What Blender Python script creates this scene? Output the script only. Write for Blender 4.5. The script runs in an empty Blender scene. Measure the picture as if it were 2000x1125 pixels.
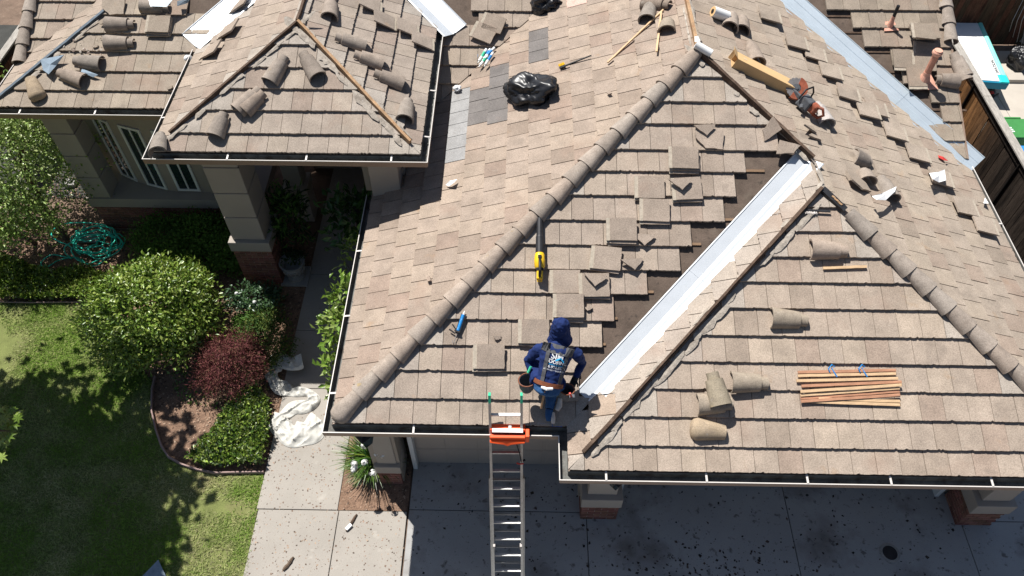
import bpy, bmesh, math, random
import numpy as np
from mathutils import Vector, Matrix, noise
from mathutils.bvhtree import BVHTree

random.seed(7); rng = np.random.default_rng(7)
SC = bpy.context.scene
COL = SC.collection

# ------------------------------------------------------------------ camera, sky, sun, exposure
R_ = Vector((0.99986862, 0.01613767, 0.00152191)); U_ = Vector((-0.0136229, 0.78573568, 0.61841237)); F_ = Vector((-0.00878392, 0.61835185, -0.7858523))
CAM = Vector((0, 0, 11.8)); FPX = 1500.0
cd = bpy.data.cameras.new('camera'); cam = bpy.data.objects.new('camera', cd); COL.objects.link(cam)
cd.sensor_width = 36.0; cd.lens = FPX / 2000 * 36; cd.clip_start = 0.1; cd.clip_end = 400
m = Matrix((R_, U_, -F_)).transposed().to_4x4(); m.translation = CAM; cam.matrix_world = m
SC.camera = cam
SUND = Vector((0.37, -0.43, -1.0))
w = bpy.data.worlds.new("World"); SC.world = w; w.use_nodes = True
nt = w.node_tree; bg = nt.nodes['Background']; sky = nt.nodes.new('ShaderNodeTexSky'); sky.sky_type = 'NISHITA'; sky.sun_disc = False
sky.sun_elevation = math.radians(60.4); sky.sun_rotation = math.radians(-40.7)
nt.links.new(sky.outputs[0], bg.inputs[0]); bg.inputs[1].default_value = 0.054
sl = bpy.data.lights.new('sun', 'SUN'); sl.energy = 5.0; sl.angle = math.radians(0.5); sl.color = (1.0, 0.97, 0.92)
so = bpy.data.objects.new('sun', sl); COL.objects.link(so); so.rotation_euler = SUND.to_track_quat('-Z', 'Y').to_euler()
SC.view_settings.view_transform = 'Standard'; SC.view_settings.look = 'None'; SC.view_settings.gamma = 1.0
SC.view_settings.exposure = 0.55

def ray(x, y): return R_ * ((x - 1000) / FPX) - U_ * ((y - 562.5) / FPX) + F_
def proj(P):
    d = Vector(P) - CAM; k = d.dot(F_); return (1000 + FPX * d.dot(R_) / k, 562.5 - FPX * d.dot(U_) / k)
def atz(x, y, z=0.0):
    r = ray(x, y); return CAM + r * ((z - CAM.z) / r.z)
def aty(x, y, Y):
    r = ray(x, y); return CAM + r * (Y / r.y)

# ------------------------------------------------------------------ materials
def N(nt, t, **k):
    n = nt.nodes.new(t)
    for a, b in k.items():
        if a in n.inputs.keys() if isinstance(a, str) else False: n.inputs[a].default_value = b
        else: setattr(n, a, b)
    return n
def mat(name, col=(.5, .5, .5), rough=.8, var=.15, vs=6.0, fine=.0, fs=200.0, bump=0.0, bs=80.0, metal=0.0, spec=.3, tint=None,
        stains=(), coords='pos', stretch=(1, 1, 1), trans=0.0, sheen=0.0, coat=0.0):
    """procedural principled material: base colour x broad and fine noise, irregular stains, bump"""
    mt = bpy.data.materials.new(name); mt.use_nodes = True; nt = mt.node_tree; L = nt.links.new
    b = nt.nodes['Principled BSDF']; out = nt.nodes['Material Output']
    if coords == 'pos': src = nt.nodes.new('ShaderNodeNewGeometry').outputs['Position']
    else: src = nt.nodes.new('ShaderNodeTexCoord').outputs['Object']
    if stretch != (1, 1, 1):
        mp = nt.nodes.new('ShaderNodeMapping'); mp.inputs['Scale'].default_value = stretch; L(src, mp.inputs[0]); src = mp.outputs[0]
    def noi(s, d=4.0, r=.55):
        n = nt.nodes.new('ShaderNodeTexNoise'); n.inputs['Scale'].default_value = s; n.inputs['Detail'].default_value = d; n.inputs['Roughness'].default_value = r
        L(src, n.inputs['Vector']); return n.outputs['Fac']
    def rngmap(o, a, b2, c, d):
        n = nt.nodes.new('ShaderNodeMapRange'); n.inputs[1].default_value = a; n.inputs[2].default_value = b2; n.inputs[3].default_value = c; n.inputs[4].default_value = d
        L(o, n.inputs[0]); return n.outputs[0]
    def mul(c, f):
        n = nt.nodes.new('ShaderNodeVectorMath'); n.operation = 'SCALE'; L(c, n.inputs[0]); L(f, n.inputs['Scale']); return n.outputs[0]
    def mix(f, c1, c2):
        n = nt.nodes.new('ShaderNodeMix'); n.data_type = 'RGBA'; L(f, n.inputs[0]); L(c1, n.inputs[6])
        if isinstance(c2, tuple): n.inputs[7].default_value = (*c2, 1)
        else: L(c2, n.inputs[7])
        return n.outputs[2]
    if tint == 'obj': c = nt.nodes.new('ShaderNodeObjectInfo').outputs['Color']
    elif tint: 
        a = nt.nodes.new('ShaderNodeAttribute'); a.attribute_name = 'tint'; c = a.outputs['Color']
    else:
        n = nt.nodes.new('ShaderNodeRGB'); n.outputs[0].default_value = (*col, 1); c = n.outputs[0]
    if var: c = mul(c, rngmap(noi(vs), .25, .75, 1 - var, 1 + var))
    if fine: c = mul(c, rngmap(noi(fs, 2.0), .3, .7, 1 - fine, 1 + fine))
    for (sc, s, t0, t1, fac) in stains:
        c = mix(rngmap(noi(s, 5.0, .6), t0, t1, 0, fac), c, sc)
    L(c, b.inputs['Base Color'])
    b.inputs['Roughness'].default_value = rough; b.inputs['Metallic'].default_value = metal; b.inputs['Specular IOR Level'].default_value = spec
    if coat: b.inputs['Coat Weight'].default_value = coat; b.inputs['Coat Roughness'].default_value = .15
    if bump:
        bp = nt.nodes.new('ShaderNodeBump'); bp.inputs['Strength'].default_value = bump; bp.inputs['Distance'].default_value = .01
        L(noi(bs, 4.0), bp.inputs['Height']); L(bp.outputs[0], b.inputs['Normal'])
    if trans:
        tr = nt.nodes.new('ShaderNodeBsdfTranslucent'); L(c, tr.inputs['Color']); ms = nt.nodes.new('ShaderNodeMixShader'); ms.inputs[0].default_value = trans
        L(b.outputs[0], ms.inputs[1]); L(tr.outputs[0], ms.inputs[2]); L(ms.outputs[0], out.inputs[0])
    return mt
TILE_ST = (((.30, .20, .15), 1.3, .56, .75, .45), ((.17, .14, .115), 3.1, .60, .74, .5), ((.44, .40, .34), 22, .62, .72, .3), ((.11, .09, .075), 45, .67, .72, .55), ((.36, .21, .10), 2.3, .66, .76, .35))
M = dict(
 tile=mat('concrete_tile', tint='obj', rough=.92, var=.17, vs=4, fine=.24, fs=75, bump=.35, bs=150, stains=TILE_ST, spec=.15),
 tile_s=mat('concrete_tile_merged', tint='attr', rough=.92, var=.17, vs=4, fine=.24, fs=75, bump=.35, bs=150, stains=TILE_ST, spec=.15),
 cap=mat('ridge_tile_concrete', tint='obj', rough=.92, var=.2, vs=9, fine=.2, fs=70, bump=.4, bs=130, spec=.15,
   stains=(((.19, .15, .12), 7, .56, .74, .6), ((.34, .24, .08), 5, .66, .74, .55), ((.45, .41, .36), 14, .62, .72, .45))),
 felt=mat('roof_underlayment', (.115, .085, .066), .95, .3, 5, .2, 90, .4, 40, stains=(((.16, .13, .10), 3, .55, .72, .5), ((.03, .025, .022), 8, .6, .7, .6))),
 batten=mat('batten_wood', (.22, .14, .085), .85, .3, 6, .15, 60, .2, 60, stretch=(1, 6, 6)),
 oldwood=mat('weathered_wood', (.085, .055, .038), .9, .35, 9, .3, 60, .5, 60, stains=(((.20, .14, .10), 8, .55, .7, .5),)),
 newwood=mat('fresh_wood', (.36, .225, .125), .8, .28, 7, .2, 50, .2, 60, stains=(((.30, .13, .06), 9, .58, .7, .6),)),
 lath_a=mat('redwood_lath_pale', (.60, .41, .24), .75, .25, 6, .2, 60, .2, 60, coords='obj', stretch=(1, 12, 12)),
 lath_b=mat('redwood_lath_red', (.44, .225, .135), .75, .3, 6, .2, 60, .2, 60, coords='obj', stretch=(1, 12, 12)),
 white_metal=mat('white_painted_metal', (.57, .60, .63), .42, .05, 4, .05, 90, .05, 20, metal=.25, spec=.5, stains=(((.60, .60, .58), 6, .6, .75, .35),)),
 galv=mat('galvanised_metal', (.56, .63, .68), .40, .06, 3, .04, 60, .05, 15, metal=.45, spec=.5),
 gut=mat('gutter_paint', (.27, .19, .14), .5, .08, 3, 0, spec=.4),
 gutin=mat('gutter_inside', (.14, .14, .13), .8, .35, 7, .2, 60, .2, 40, stains=(((.06, .045, .035), 5, .5, .65, .8),)),
 rim=mat('gutter_rim_white', (.60, .56, .52), .45, .06, 5),
 stucco=mat('stucco_tan', (.33, .285, .24), .95, .06, 2, .06, 160, .35, 120, spec=.1),
 stucco_lt=mat('stucco_trim', (.36, .32, .28), .95, .06, 2, .06, 160, .3, 120, spec=.1),
 brick=mat('brick', tint='obj', rough=.92, var=.2, vs=14, fine=.2, fs=150, bump=.4, bs=90, spec=.1),
 tarp=mat('shaded_soil', (.05, .05, .045), .95, .3, 3, .2, 60),  # shade of the left side yard is put into this dark soil colour
 mortar=mat('mortar', (.46, .41, .37), .95, .1, 20, .1, 150, .3, 80, spec=.1),
 conc=mat('concrete_paving', (.325, .298, .264), .93, .1, 1.3, .1, 120, .25, 90, spec=.12,
   stains=(((.30, .25, .20), 1.1, .56, .75, .5), ((.16, .12, .09), 9, .66, .72, .55), ((.12, .09, .07), 28, .66, .70, .6), ((.56, .52, .46), 4, .62, .75, .35))),
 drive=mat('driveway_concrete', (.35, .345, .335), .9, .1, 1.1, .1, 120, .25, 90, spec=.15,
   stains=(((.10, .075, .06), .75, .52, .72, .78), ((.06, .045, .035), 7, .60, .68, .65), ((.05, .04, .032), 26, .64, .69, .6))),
 joint=mat('joint_dirt', (.05, .042, .035), .95, .2, 20),
 patio=mat('patio_concrete', (.44, .395, .34), .93, .08, 2, .06, 120, .2, 90),
 dirt=mat('dirt', (.16, .11, .08), .98, .3, 3, .3, 60, .6, 40, stains=(((.26, .19, .14), 5, .55, .7, .6),)),
 mulch=mat('mulch', (.20, .125, .085), .98, .3, 4, .35, 70, .8, 60, stains=(((.07, .045, .032), 6, .54, .68, .8), ((.36, .27, .2), 40, .64, .7, .7))),
 lawn=mat('lawn_soil', (.15, .17, .055), .98, .35, 3, .35, 80, .6, 60, stains=(((.22, .17, .10), 1.3, .55, .72, .75),)),
 glass=mat('window_glass', (.02, .035, .034), .06, .2, 2, spec=.8),
 frame=mat('window_frame_white', (.66, .67, .66), .5, .04, 4),
 door=mat('garage_door_paint', (.36, .31, .27), .6, .04, 2, spec=.3),
 black=mat('black_plastic', (.012, .012, .013), .45, .2, 8),
 dkmetal=mat('dark_metal', (.035, .035, .038), .5, .25, 10, .1, 80, metal=.3),
 alu=mat('aluminium', (.42, .42, .41), .42, .15, 9, .1, 60, metal=.85, spec=.5, stains=(((.5, .5, .52), 12, .6, .7, .6),)),
 orange=mat('orange_plastic', (.85, .10, .02), .45, .08, 8),
 green=mat('green_plastic', (.05, .50, .28), .5, .1, 8),
 yellow=mat('yellow_plastic', (.80, .50, .02), .4, .08, 9),
 blue=mat('blue_plastic', (.02, .22, .55), .4, .12, 14, stains=(((.35, .55, .75), 30, .6, .66, .8),)),
 bluef=mat('blue_film', (.05, .15, .5), .4, .2, 14),
 teal=mat('teal_hose', (.05, .62, .46), .38, .15, 9),
 tealp=mat('teal_padding', (.25, .72, .62), .5, .06, 6),
 tealc=mat('teal_corner', (.03, .62, .60), .5, .06, 6),
 tealb=mat('blue_side', (.01, .20, .32), .5, .06, 6),
 white=mat('white_plastic', (.80, .80, .78), .45, .05, 5),
 paper=mat('white_paper', (.82, .82, .82), .7, .05, 5, bump=.2, bs=20),
 cloth=mat('white_cloth', (.58, .565, .52), .9, .06, 6, .05, 90, .3, 25, trans=.1),
 card=mat('cardboard', (.60, .40, .20), .85, .08, 5, .05, 90, .1, 60),
 tape=mat('tape', (.62, .46, .28), .4, .05, 9),
 bag=mat('black_bag_film', (.014, .014, .016), .36, .3, 8, bump=.15, bs=9, spec=.45),
 copper=mat('primer_painted_pipe', (.50, .235, .16), .75, .2, 9, .12, 60, stains=(((.55, .36, .30), 8, .6, .7, .5),)),
 copperl=mat('primer_painted_flashing', (.62, .33, .24), .8, .2, 9, .1, 60, stains=(((.6, .5, .44), 9, .6, .7, .6),)),
 feltblue=mat('blue_grey_felt', (.10, .125, .15), .85, .2, 9, .1, 60, .4, 30, stains=(((.3, .35, .38), 8, .6, .72, .5),)),
 fencew=mat('fence_board_dark', tint='obj', rough=.95, var=.4, vs=5, fine=.3, fs=40, bump=.5, bs=60, spec=.08, stretch=(6, 6, .8), stains=(((.006, .005, .005), 1.6, .5, .7, .75),)),
 fencet=mat('fence_cap_grey', (.34, .315, .28), .95, .25, 8, .2, 60, .4, 60, stretch=(4, 1, 4), stains=(((.16, .15, .14), 6, .56, .7, .6),)),
 leaf=mat('leaf_green', tint='attr', rough=.34, var=.15, vs=8, spec=.5, trans=.22),
 leafm=mat('leaf_matte', tint='attr', rough=.7, var=.15, vs=8, spec=.2, trans=.2),
 grassm=mat('grass_blade', tint='attr', rough=.7, var=.1, vs=5, spec=.15, trans=.25),
 bark=mat('bark', (.12, .085, .06), .95, .3, 12, .25, 50, .6, 40),
 petal=mat('white_petal', (.85, .85, .83), .6, .03, 9, trans=.2),
 stone=mat('cast_stone', (.30, .29, .27), .9, .15, 12, .15, 90, .4, 60),
 edging=mat('bender_board', (.30, .21, .19), .8, .15, 9),
 chip=mat('roof_debris', tint='attr', rough=.95, var=.2, vs=9),
 shirt=mat('navy_shirt', (.012, .026, .105), .85, .2, 9, .1, 150, .5, 22, spec=.2),
 jeans=mat('blue_jeans', (.035, .095, .22), .9, .25, 12, .2, 180, .5, 26, spec=.15),
 skin=mat('skin', (.42, .24, .17), .6, .08, 12),
 grey=mat('grey_harness', (.085, .085, .09), .9, .15, 12, .1, 120, .3, 60),
 leather=mat('brown_leather', (.20, .065, .028), .6, .25, 14, .1, 90, .3, 60),
 canvas=mat('grey_pouch_canvas', (.10, .11, .125), .85, .2, 12, .1, 90, .4, 50),
 glovem=mat('black_glove', (.02, .02, .022), .8, .2, 20),
 printw=mat('shirt_print_white', (.80, .80, .80), .7, .03, 9),
 printb=mat('shirt_print_blue', (.03, .42, .78), .7, .03, 9),
 sole=mat('pale_sole', (.62, .54, .47), .8, .15, 20),
 green_bin=mat('green_bin', (.05, .22, .06), .55, .1, 8),
 blue_bin=mat('blue_bin', (.03, .22, .60), .55, .1, 8),
 red=mat('red_plastic', (.55, .05, .04), .5, .1, 8),
 sawred=mat('dusty_orange_plastic', (.30, .085, .045), .75, .3, 14, .1, 60, stains=(((.34, .25, .21), 9, .58, .72, .6),)),
 sawgrey=mat('dusty_grey_plastic', (.10, .105, .115), .75, .3, 14, .1, 60, stains=(((.26, .24, .22), 9, .58, .72, .6),)),
 steel=mat('dusty_steel', (.28, .26, .25), .5, .25, 16, .1, 60, metal=.5),
 asphalt_grey=mat('felt_scrap', (.22, .28, .34), .8, .2, 9, .1, 60),
)

# ------------------------------------------------------------------ mesh helpers
class MB:
    def __init__(s): s.v = []; s.f = []; s.mi = []; s.t = []
    def add(s, vs, fs, mi=0, t=None):
        o = len(s.v); s.v += [tuple(q) for q in vs]
        for f in fs: s.f.append([i + o for i in f]); s.mi.append(mi); s.t.append(t)
        return s
    def box(s, c, d, rot=None, mi=0, t=None, taper=1.0):
        x, y, z = d[0] / 2, d[1] / 2, d[2] / 2; q = taper
        P = [Vector(p) for p in ((-x, -y, -z), (x, -y, -z), (x, y, -z), (-x, y, -z), (-x * q, -y * q, z), (x * q, -y * q, z), (x * q, y * q, z), (-x * q, y * q, z))]
        if rot is not None: P = [rot @ p for p in P]
        P = [p + Vector(c) for p in P]
        return s.add(P, [(0, 3, 2, 1), (4, 5, 6, 7), (0, 1, 5, 4), (1, 2, 6, 5), (2, 3, 7, 6), (3, 0, 4, 7)], mi, t)
    def bbox(s, a, b, mi=0): return s.box([(a[i] + b[i]) / 2 for i in range(3)], [abs(b[i] - a[i]) for i in range(3)], mi=mi)
    def loft(s, rings, close=True, caps=True, mi=0, t=None):
        n = len(rings[0]); vs = [p for r in rings for p in r]; fs = []
        for i in range(len(rings) - 1):
            for j in range(n if close else n - 1):
                a = i * n + j; b = i * n + (j + 1) % n; fs.append((a, b, b + n, a + n))
        if caps and close: fs.append(tuple(range(n - 1, -1, -1))); k = (len(rings) - 1) * n; fs.append(tuple(range(k, k + n)))
        return s.add(vs, fs, mi, t)
    def tube(s, pts, r, n=8, caps=True, mi=0, flat=1.0, up=None, t=None):
        pts = [Vector(p) for p in pts]; rs = r if isinstance(r, (list, tuple)) else [r] * len(pts); rings = []; X = None
        for i, p in enumerate(pts):
            d = (pts[min(i + 1, len(pts) - 1)] - pts[max(i - 1, 0)]).normalized()
            if X is None:
                a = Vector(up) if up else (Vector((0, 0, 1)) if abs(d.z) < .9 else Vector((1, 0, 0)))
                X = d.cross(a).normalized()
            else: X = (X - d * X.dot(d)).normalized()
            Y = d.cross(X)
            rr = rs[i]; rx, ry = (rr if isinstance(rr, (tuple, list)) else (rr, rr * flat))
            rings.append([p + X * (rx * math.cos(2 * math.pi * k / n)) + Y * (ry * math.sin(2 * math.pi * k / n)) for k in range(n)])
        return s.loft(rings, True, caps, mi, t)
    def lathe(s, c, prof, n=20, mi=0, axis=(0, 0, 1)):
        c = Vector(c); q = Vector((0, 0, 1)).rotation_difference(Vector(axis)); rings = []
        for (r, z) in prof: rings.append([c + q @ Vector((r * math.cos(2 * math.pi * k / n), r * math.sin(2 * math.pi * k / n), z)) for k in range(n)])
        return s.loft(rings, True, True, mi)
    def prism(s, bot, top, mi=0):
        n = len(bot); return s.add(list(bot) + list(top), [tuple(range(n - 1, -1, -1)), tuple(range(n, 2 * n))] + [(i, (i + 1) % n, n + (i + 1) % n, n + i) for i in range(n)], mi)
    def mesh(s, name, mats, smooth=False):
        me = bpy.data.meshes.new(name); me.from_pydata(s.v, [], s.f)
        for q in (mats if isinstance(mats, (list, tuple)) else [mats]): me.materials.append(M[q] if isinstance(q, str) else q)
        if any(s.mi): me.polygons.foreach_set('material_index', s.mi)
        if any(x is not None for x in s.t):
            at = me.attributes.new('tint', 'FLOAT_COLOR', 'FACE')
            arr = np.ones((len(s.f), 4), np.float32); arr[:, :3] = [x if x is not None else (.5, .5, .5) for x in s.t]; at.data.foreach_set('color', arr.ravel())
        if smooth: me.polygons.foreach_set('use_smooth', [True] * len(s.f))
        me.update()
        if smooth: me.set_sharp_from_angle(angle=math.radians(50))
        return me
    def obj(s, name, mats, parent=None, smooth=False, col=None, bevel=0.0):
        o = bpy.data.objects.new(name, s.mesh(name, mats, smooth)); COL.objects.link(o); par(o, parent)
        if col: o.color = (*col, 1)
        if bevel: b = o.modifiers.new('bevel', 'BEVEL'); b.width = bevel; b.segments = 2; b.limit_method = 'ANGLE'
        return o
def wm(o):
    mm = o.matrix_basis.copy()
    if o.parent: mm = wm(o.parent) @ o.matrix_parent_inverse @ mm
    return mm
def par(o, parent):
    if parent is not None: o.parent = parent; o.matrix_parent_inverse = wm(parent).inverted()
def thing(name, label, cat, loc=(0, 0, 0), group=None, mw=None):
    o = bpy.data.objects.new(name, None); COL.objects.link(o); o.empty_display_size = .1
    if mw is not None: o.matrix_basis = mw
    else: o.location = loc
    return tag(o, label, cat, group)
def tag(o, label, cat, group=None, kind=None):
    o['label'] = label; o['category'] = cat
    if group: o['group'] = group
    if kind: o['kind'] = kind
    return o
def kind(o, k): o['kind'] = k; return o
def arr_mesh(name, V, Fc, tint, mats, smooth=False):
    """big mesh from numpy arrays of triangles or quads with a per-face colour"""
    me = bpy.data.meshes.new(name); nf, k = Fc.shape
    me.vertices.add(len(V)); me.vertices.foreach_set('co', V.astype(np.float32).ravel())
    me.loops.add(nf * k); me.loops.foreach_set('vertex_index', Fc.astype(np.int32).ravel())
    me.polygons.add(nf); me.polygons.foreach_set('loop_start', np.arange(0, nf * k, k, dtype=np.int32))
    me.update(calc_edges=True)
    at = me.attributes.new('tint', 'FLOAT_COLOR', 'FACE'); a = np.ones((nf, 4), np.float32); a[:, :3] = tint; at.data.foreach_set('color', a.ravel())
    if smooth: me.polygons.foreach_set('use_smooth', np.ones(nf, bool))
    me.materials.append(M[mats] if isinstance(mats, str) else mats); me.validate(); return me
def link(name, me, parent=None):
    o = bpy.data.objects.new(name, me); COL.objects.link(o); par(o, parent); return o

# ------------------------------------------------------------------ roof planes
TS = .438; NRM = math.hypot(1, TS); CA = 1 / NRM
class Face:
    """roof plane: P a point of the eave line, u along the eave, v up the slope, n outward"""
    def __init__(s, P, u, v, poly=None): s.P = Vector(P); s.u = Vector(u).normalized(); s.v = Vector(v).normalized(); s.n = s.u.cross(s.v).normalized(); s.poly = poly
    def at(s, x, y, h=0.0):
        r = ray(x, y); P = s.P + s.n * h; return CAM + r * ((P - CAM).dot(s.n) / r.dot(s.n))
    def uv(s, P): d = Vector(P) - s.P; return (d.dot(s.u), d.dot(s.v))
    def pt(s, u, v, h=0.0): return s.P + s.u * u + s.v * v + s.n * h
    def xy(s, x, y):
        P = Vector((x, y, 0)); k = (s.P - P).dot(s.n) / s.n.z; return P + Vector((0, 0, k))
    def frame(s, A, B, h=0.0):
        """matrix at point A (3-D), x towards B in the plane, z = normal"""
        X = (B - A); X = (X - s.n * X.dot(s.n)).normalized(); Y = s.n.cross(X)
        mm = Matrix((X, Y, s.n)).transposed().to_4x4(); mm.translation = A + s.n * h; return mm
W0, yM, yR, xR, E0, zM = -2.44, 4.823, 4.21, .665, 7.683, 2.75
aM = (E0 - W0) / 2; bR = (E0 - xR) / 2; xM = W0 + aM; YB = 15.5
zP, WP, EP, yP = 3.87, -5.645, -1.53, 8.80
zL, WL, yL, yLB = 3.35, -9.15, 10.45, 11.6
yBF, yNF, xNF = 9.9, 10.1, 7.73
aP = (EP - WP) / 2; xP = WP + aP
S_ = ((1, 0, 0), (0, 1, TS)); Wf = ((0, -1, 0), (1, 0, TS)); Ef = ((0, 1, 0), (-1, 0, TS))
yv = yBF + (zP - zM) / TS            # y where the porch eave meets the rear slope
yvl = yL + (zP - zL) / TS
FC = {
 'MF': Face((W0, yM, zM), *S_, [(W0, yM), (xR, yM), (E0 - bR, yM + bR), (xM, yM + aM)]),
 'RF': Face((xR, yR, zM), *S_, [(xR, yR), (E0, yR), (E0 - bR, yR + bR)]),
 'RL': Face((xR, yM, zM), *Wf, [(xR, yR), (E0 - bR, yR + bR), (E0 - bR, yM + bR), (xR, yM)]),
 'MW': Face((W0, yM, zM), *Wf, [(W0, yM), (xM, yM + aM), (xM, yBF + aM), (W0, yBF)]),
 'ME': Face((E0, yR, zM), *Ef, [(E0, yR), (E0, yNF), (xM, yNF + aM), (xM, yM + aM), (E0 - bR, yM + bR), (E0 - bR, yR + bR)]),
 'PF': Face((WP, yP, zP), *S_, [(WP, yP), (EP, yP), (xP, yP + aP)]),
 'PW': Face((WP, yP, zP), *Wf, [(WP, yP), (xP, yP + aP), (xP, yvl + aP), (WP, yvl)]),
 'PE': Face((EP, yP, zP), *Ef, [(EP, yP), (EP, yv - .55), (EP - 1.4, yv + 1.0), (xP, YB), (xP, yP + aP)]),
 'LF': Face((WL, yL, zL), *S_, [(WL, yL), (WP + .3, yL), (WP + .3, yvl + .3), (WP + 2.2, yvl + 2.2), (WL + 3.6, yL + 3.6)]),
 'LW': Face((WL, yL, zL), *Wf, [(WL, yL), (WL + 3.6, yL + 3.6), (WL + 3.6, yLB + 3.6), (WL, yLB)]),
 'LB': Face((WL, yLB, zL), *S_, [(WL, yLB), (WL + 3.6, yLB + 3.6), (WL + .06, yLB + 3.6), (WL + .06, yLB)]),
 'BF': Face((W0, yBF, zM), *S_, [(W0, yBF), (xM, yBF + aM), (EP - .1, yBF + aM), (EP - .1, yBF)]),
 'NF': Face((xM, yNF, zM), *S_, [(E0, yNF), (xNF, yNF), (xNF, yNF + aM), (xM, yNF + aM)]),
}
HT = .055    # tile surface above the deck
FC['PE'].poly = [(EP, yP), (EP, yv), (xP, yv + aP), (xP, yP + aP)]
FC['BF'].poly = [(EP - .1, yBF + EP - .1 - W0), (xM, yBF + aM), (xP, yBF + aM), (xP, yv + aP), (EP - .1, yv + .1)]
# ------------------------------------------------------------------ the setting: ground, lawn, beds, paving
def sheet(name, pts, z, m, kd='structure'):
    bm = bmesh.new(); bm.faces.new([bm.verts.new((p[0], p[1], z)) for p in pts]); bmesh.ops.triangulate(bm, faces=bm.faces[:])
    bmesh.ops.recalc_face_normals(bm, faces=bm.faces[:])
    me = bpy.data.meshes.new(name); bm.to_mesh(me); bm.free(); me.materials.append(M[m]); 
    if me.polygons[0].normal.z < 0: me.flip_normals()
    return kind(link(name, me), kd)
def px(*pp): return [tuple(atz(x, y, 0)[:2]) for x, y in pp]
sheet('ground', [(-60, -60), (60, -60), (60, 90), (-60, 90)], -.03, 'dirt')
LAWN = px((0, 592), (188, 592), (196, 612), (215, 640), (235, 680), (268, 716), (297, 742), (296, 790), (305, 840), (318, 878), (345, 905), (375, 919), (420, 927), (515, 927)) + [(-4.12, 4.9), (-4.06, 3.69), (-4.0, -3), (-14, -3), (-14, 8.9)]
sheet('lawn', LAWN, 0.0, 'lawn')
sheet('mulch_bed', [(-14, 8.3), (-9, 7.0), (-7.2, 5.2), (-5.3, 5.1), (-4.05, 5.2), (-4.12, 9.3), (-4.15, 10.5), (-14, 10.9)], -.008, 'mulch')
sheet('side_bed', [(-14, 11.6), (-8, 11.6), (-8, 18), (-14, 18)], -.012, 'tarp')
sheet('mulch_bed', [(-2.86, 9.2), (-2.86, 4.74), (-1.72, 4.74), (-1.72, 9.2)], -.004, 'mulch')
def paving(name, m, rects, z0=-.02, z1=.015, gap=.012):
    """a slab base with every concrete bay a raised slab of its own"""
    xs = [r[0] for r in rects] + [r[2] for r in rects]; ys = [r[1] for r in rects] + [r[3] for r in rects]
    b = MB().bbox((min(xs), min(ys), z0 - .05), (max(xs), max(ys), z0 + .012)); root = kind(b.obj(name, 'joint'), 'structure')
    for (x0, y0, x1, y1) in rects: MB().bbox((x0 + gap / 2, y0 + gap / 2, z0), (x1 - gap / 2, y1 - gap / 2, z1)).obj('paving_slab', m, root, bevel=.006)
    return root
paving('walkway', 'conc', [(-4.13, 4.73, -2.83, 6.95), (-4.10, 2.0, -2.81, 4.73), (-4.10, -1, -2.81, 2.0), (-2.81, 2.0, -1.72, 4.73), (-2.81, -1, -1.72, 2.0),
                           (-4.16, 6.95, -2.87, 8.2), (-4.16, 8.2, -2.87, 9.55), (-4.16, 9.55, -2.2, 12.6)])
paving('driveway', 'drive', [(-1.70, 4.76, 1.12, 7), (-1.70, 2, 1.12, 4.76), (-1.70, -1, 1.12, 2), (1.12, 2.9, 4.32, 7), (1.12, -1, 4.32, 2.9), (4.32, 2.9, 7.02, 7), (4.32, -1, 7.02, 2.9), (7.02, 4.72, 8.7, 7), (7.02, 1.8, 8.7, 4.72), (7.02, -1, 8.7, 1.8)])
paving('patio', 'patio', [(9.55, 8.0, 11.6, 11.0), (9.55, 11.0, 11.6, 14.1), (9.55, 14.1, 11.6, 17.3), (11.6, 8.0, 14, 11.0), (11.6, 11.0, 14, 14.1), (11.6, 14.1, 14, 17.3)])
# bender-board edging between lawn and bed
eg = [atz(x, y, .04) for x, y in ((303, 735), (297, 760), (296, 800), (305, 840), (316, 872), (330, 893), (355, 907), (385, 917), (420, 924), (460, 923), (515, 922))]
tag(MB().tube(eg, .022, 6, flat=1.7, up=(0, 0, 1)).obj('bed_edging', 'edging', smooth=True), 'thin brown edging strip curving between the lawn and the mulch bed', 'edging')
eg2 = [atz(x, y, .05) for x, y in ((0, 590), (60, 591), (130, 590), (185, 590))]
tag(MB().tube(eg2, .012, 6, flat=1.3, up=(0, 0, 1)).obj('bed_edging', 'edging', smooth=True), 'straight low edging board along the top of the lawn below the ivy', 'edging')

# ------------------------------------------------------------------ house
house = thing('house', 'single storey tan stucco house with its brown concrete tile roof half stripped', 'house', (2, 9, 0))
rb = MB()
for k, f in FC.items():
    top = [f.xy(*p) - f.n * HT for p in f.poly]; rb.prism([p - Vector((0, 0, .03)) for p in top], top)
roof = rb.obj('roof', 'felt', house)

# ---- field tiles
def clip(poly, rect):
    """Sutherland-Hodgman: polygon clipped by an axis-aligned rectangle in (u, v)"""
    for ax, lim, sg in ((0, rect[0], 1), (0, rect[2], -1), (1, rect[1], 1), (1, rect[3], -1)):
        out = []
        for i, a in enumerate(poly):
            b = poly[(i + 1) % len(poly)]; da = sg * (a[ax] - lim); db = sg * (b[ax] - lim)
            if da >= 0: out.append(a)
            if (da >= 0) != (db >= 0): t = da / (da - db); out.append((a[0] + (b[0] - a[0]) * t, a[1] + (b[1] - a[1]) * t))
        poly = out
        if len(poly) < 3: return []
    return poly
def area(p): return abs(sum(p[i][0] * p[(i + 1) % len(p)][1] - p[(i + 1) % len(p)][0] * p[i][1] for i in range(len(p)))) / 2
def inside(p, q):
    c = False
    for i in range(len(q)):
        a, b = q[i], q[i - 1]
        if (a[1] > p[1]) != (b[1] > p[1]) and p[0] < (b[0] - a[0]) * (p[1] - a[1]) / (b[1] - a[1]) + a[0]: c = not c
    return c
TILES = []
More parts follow.
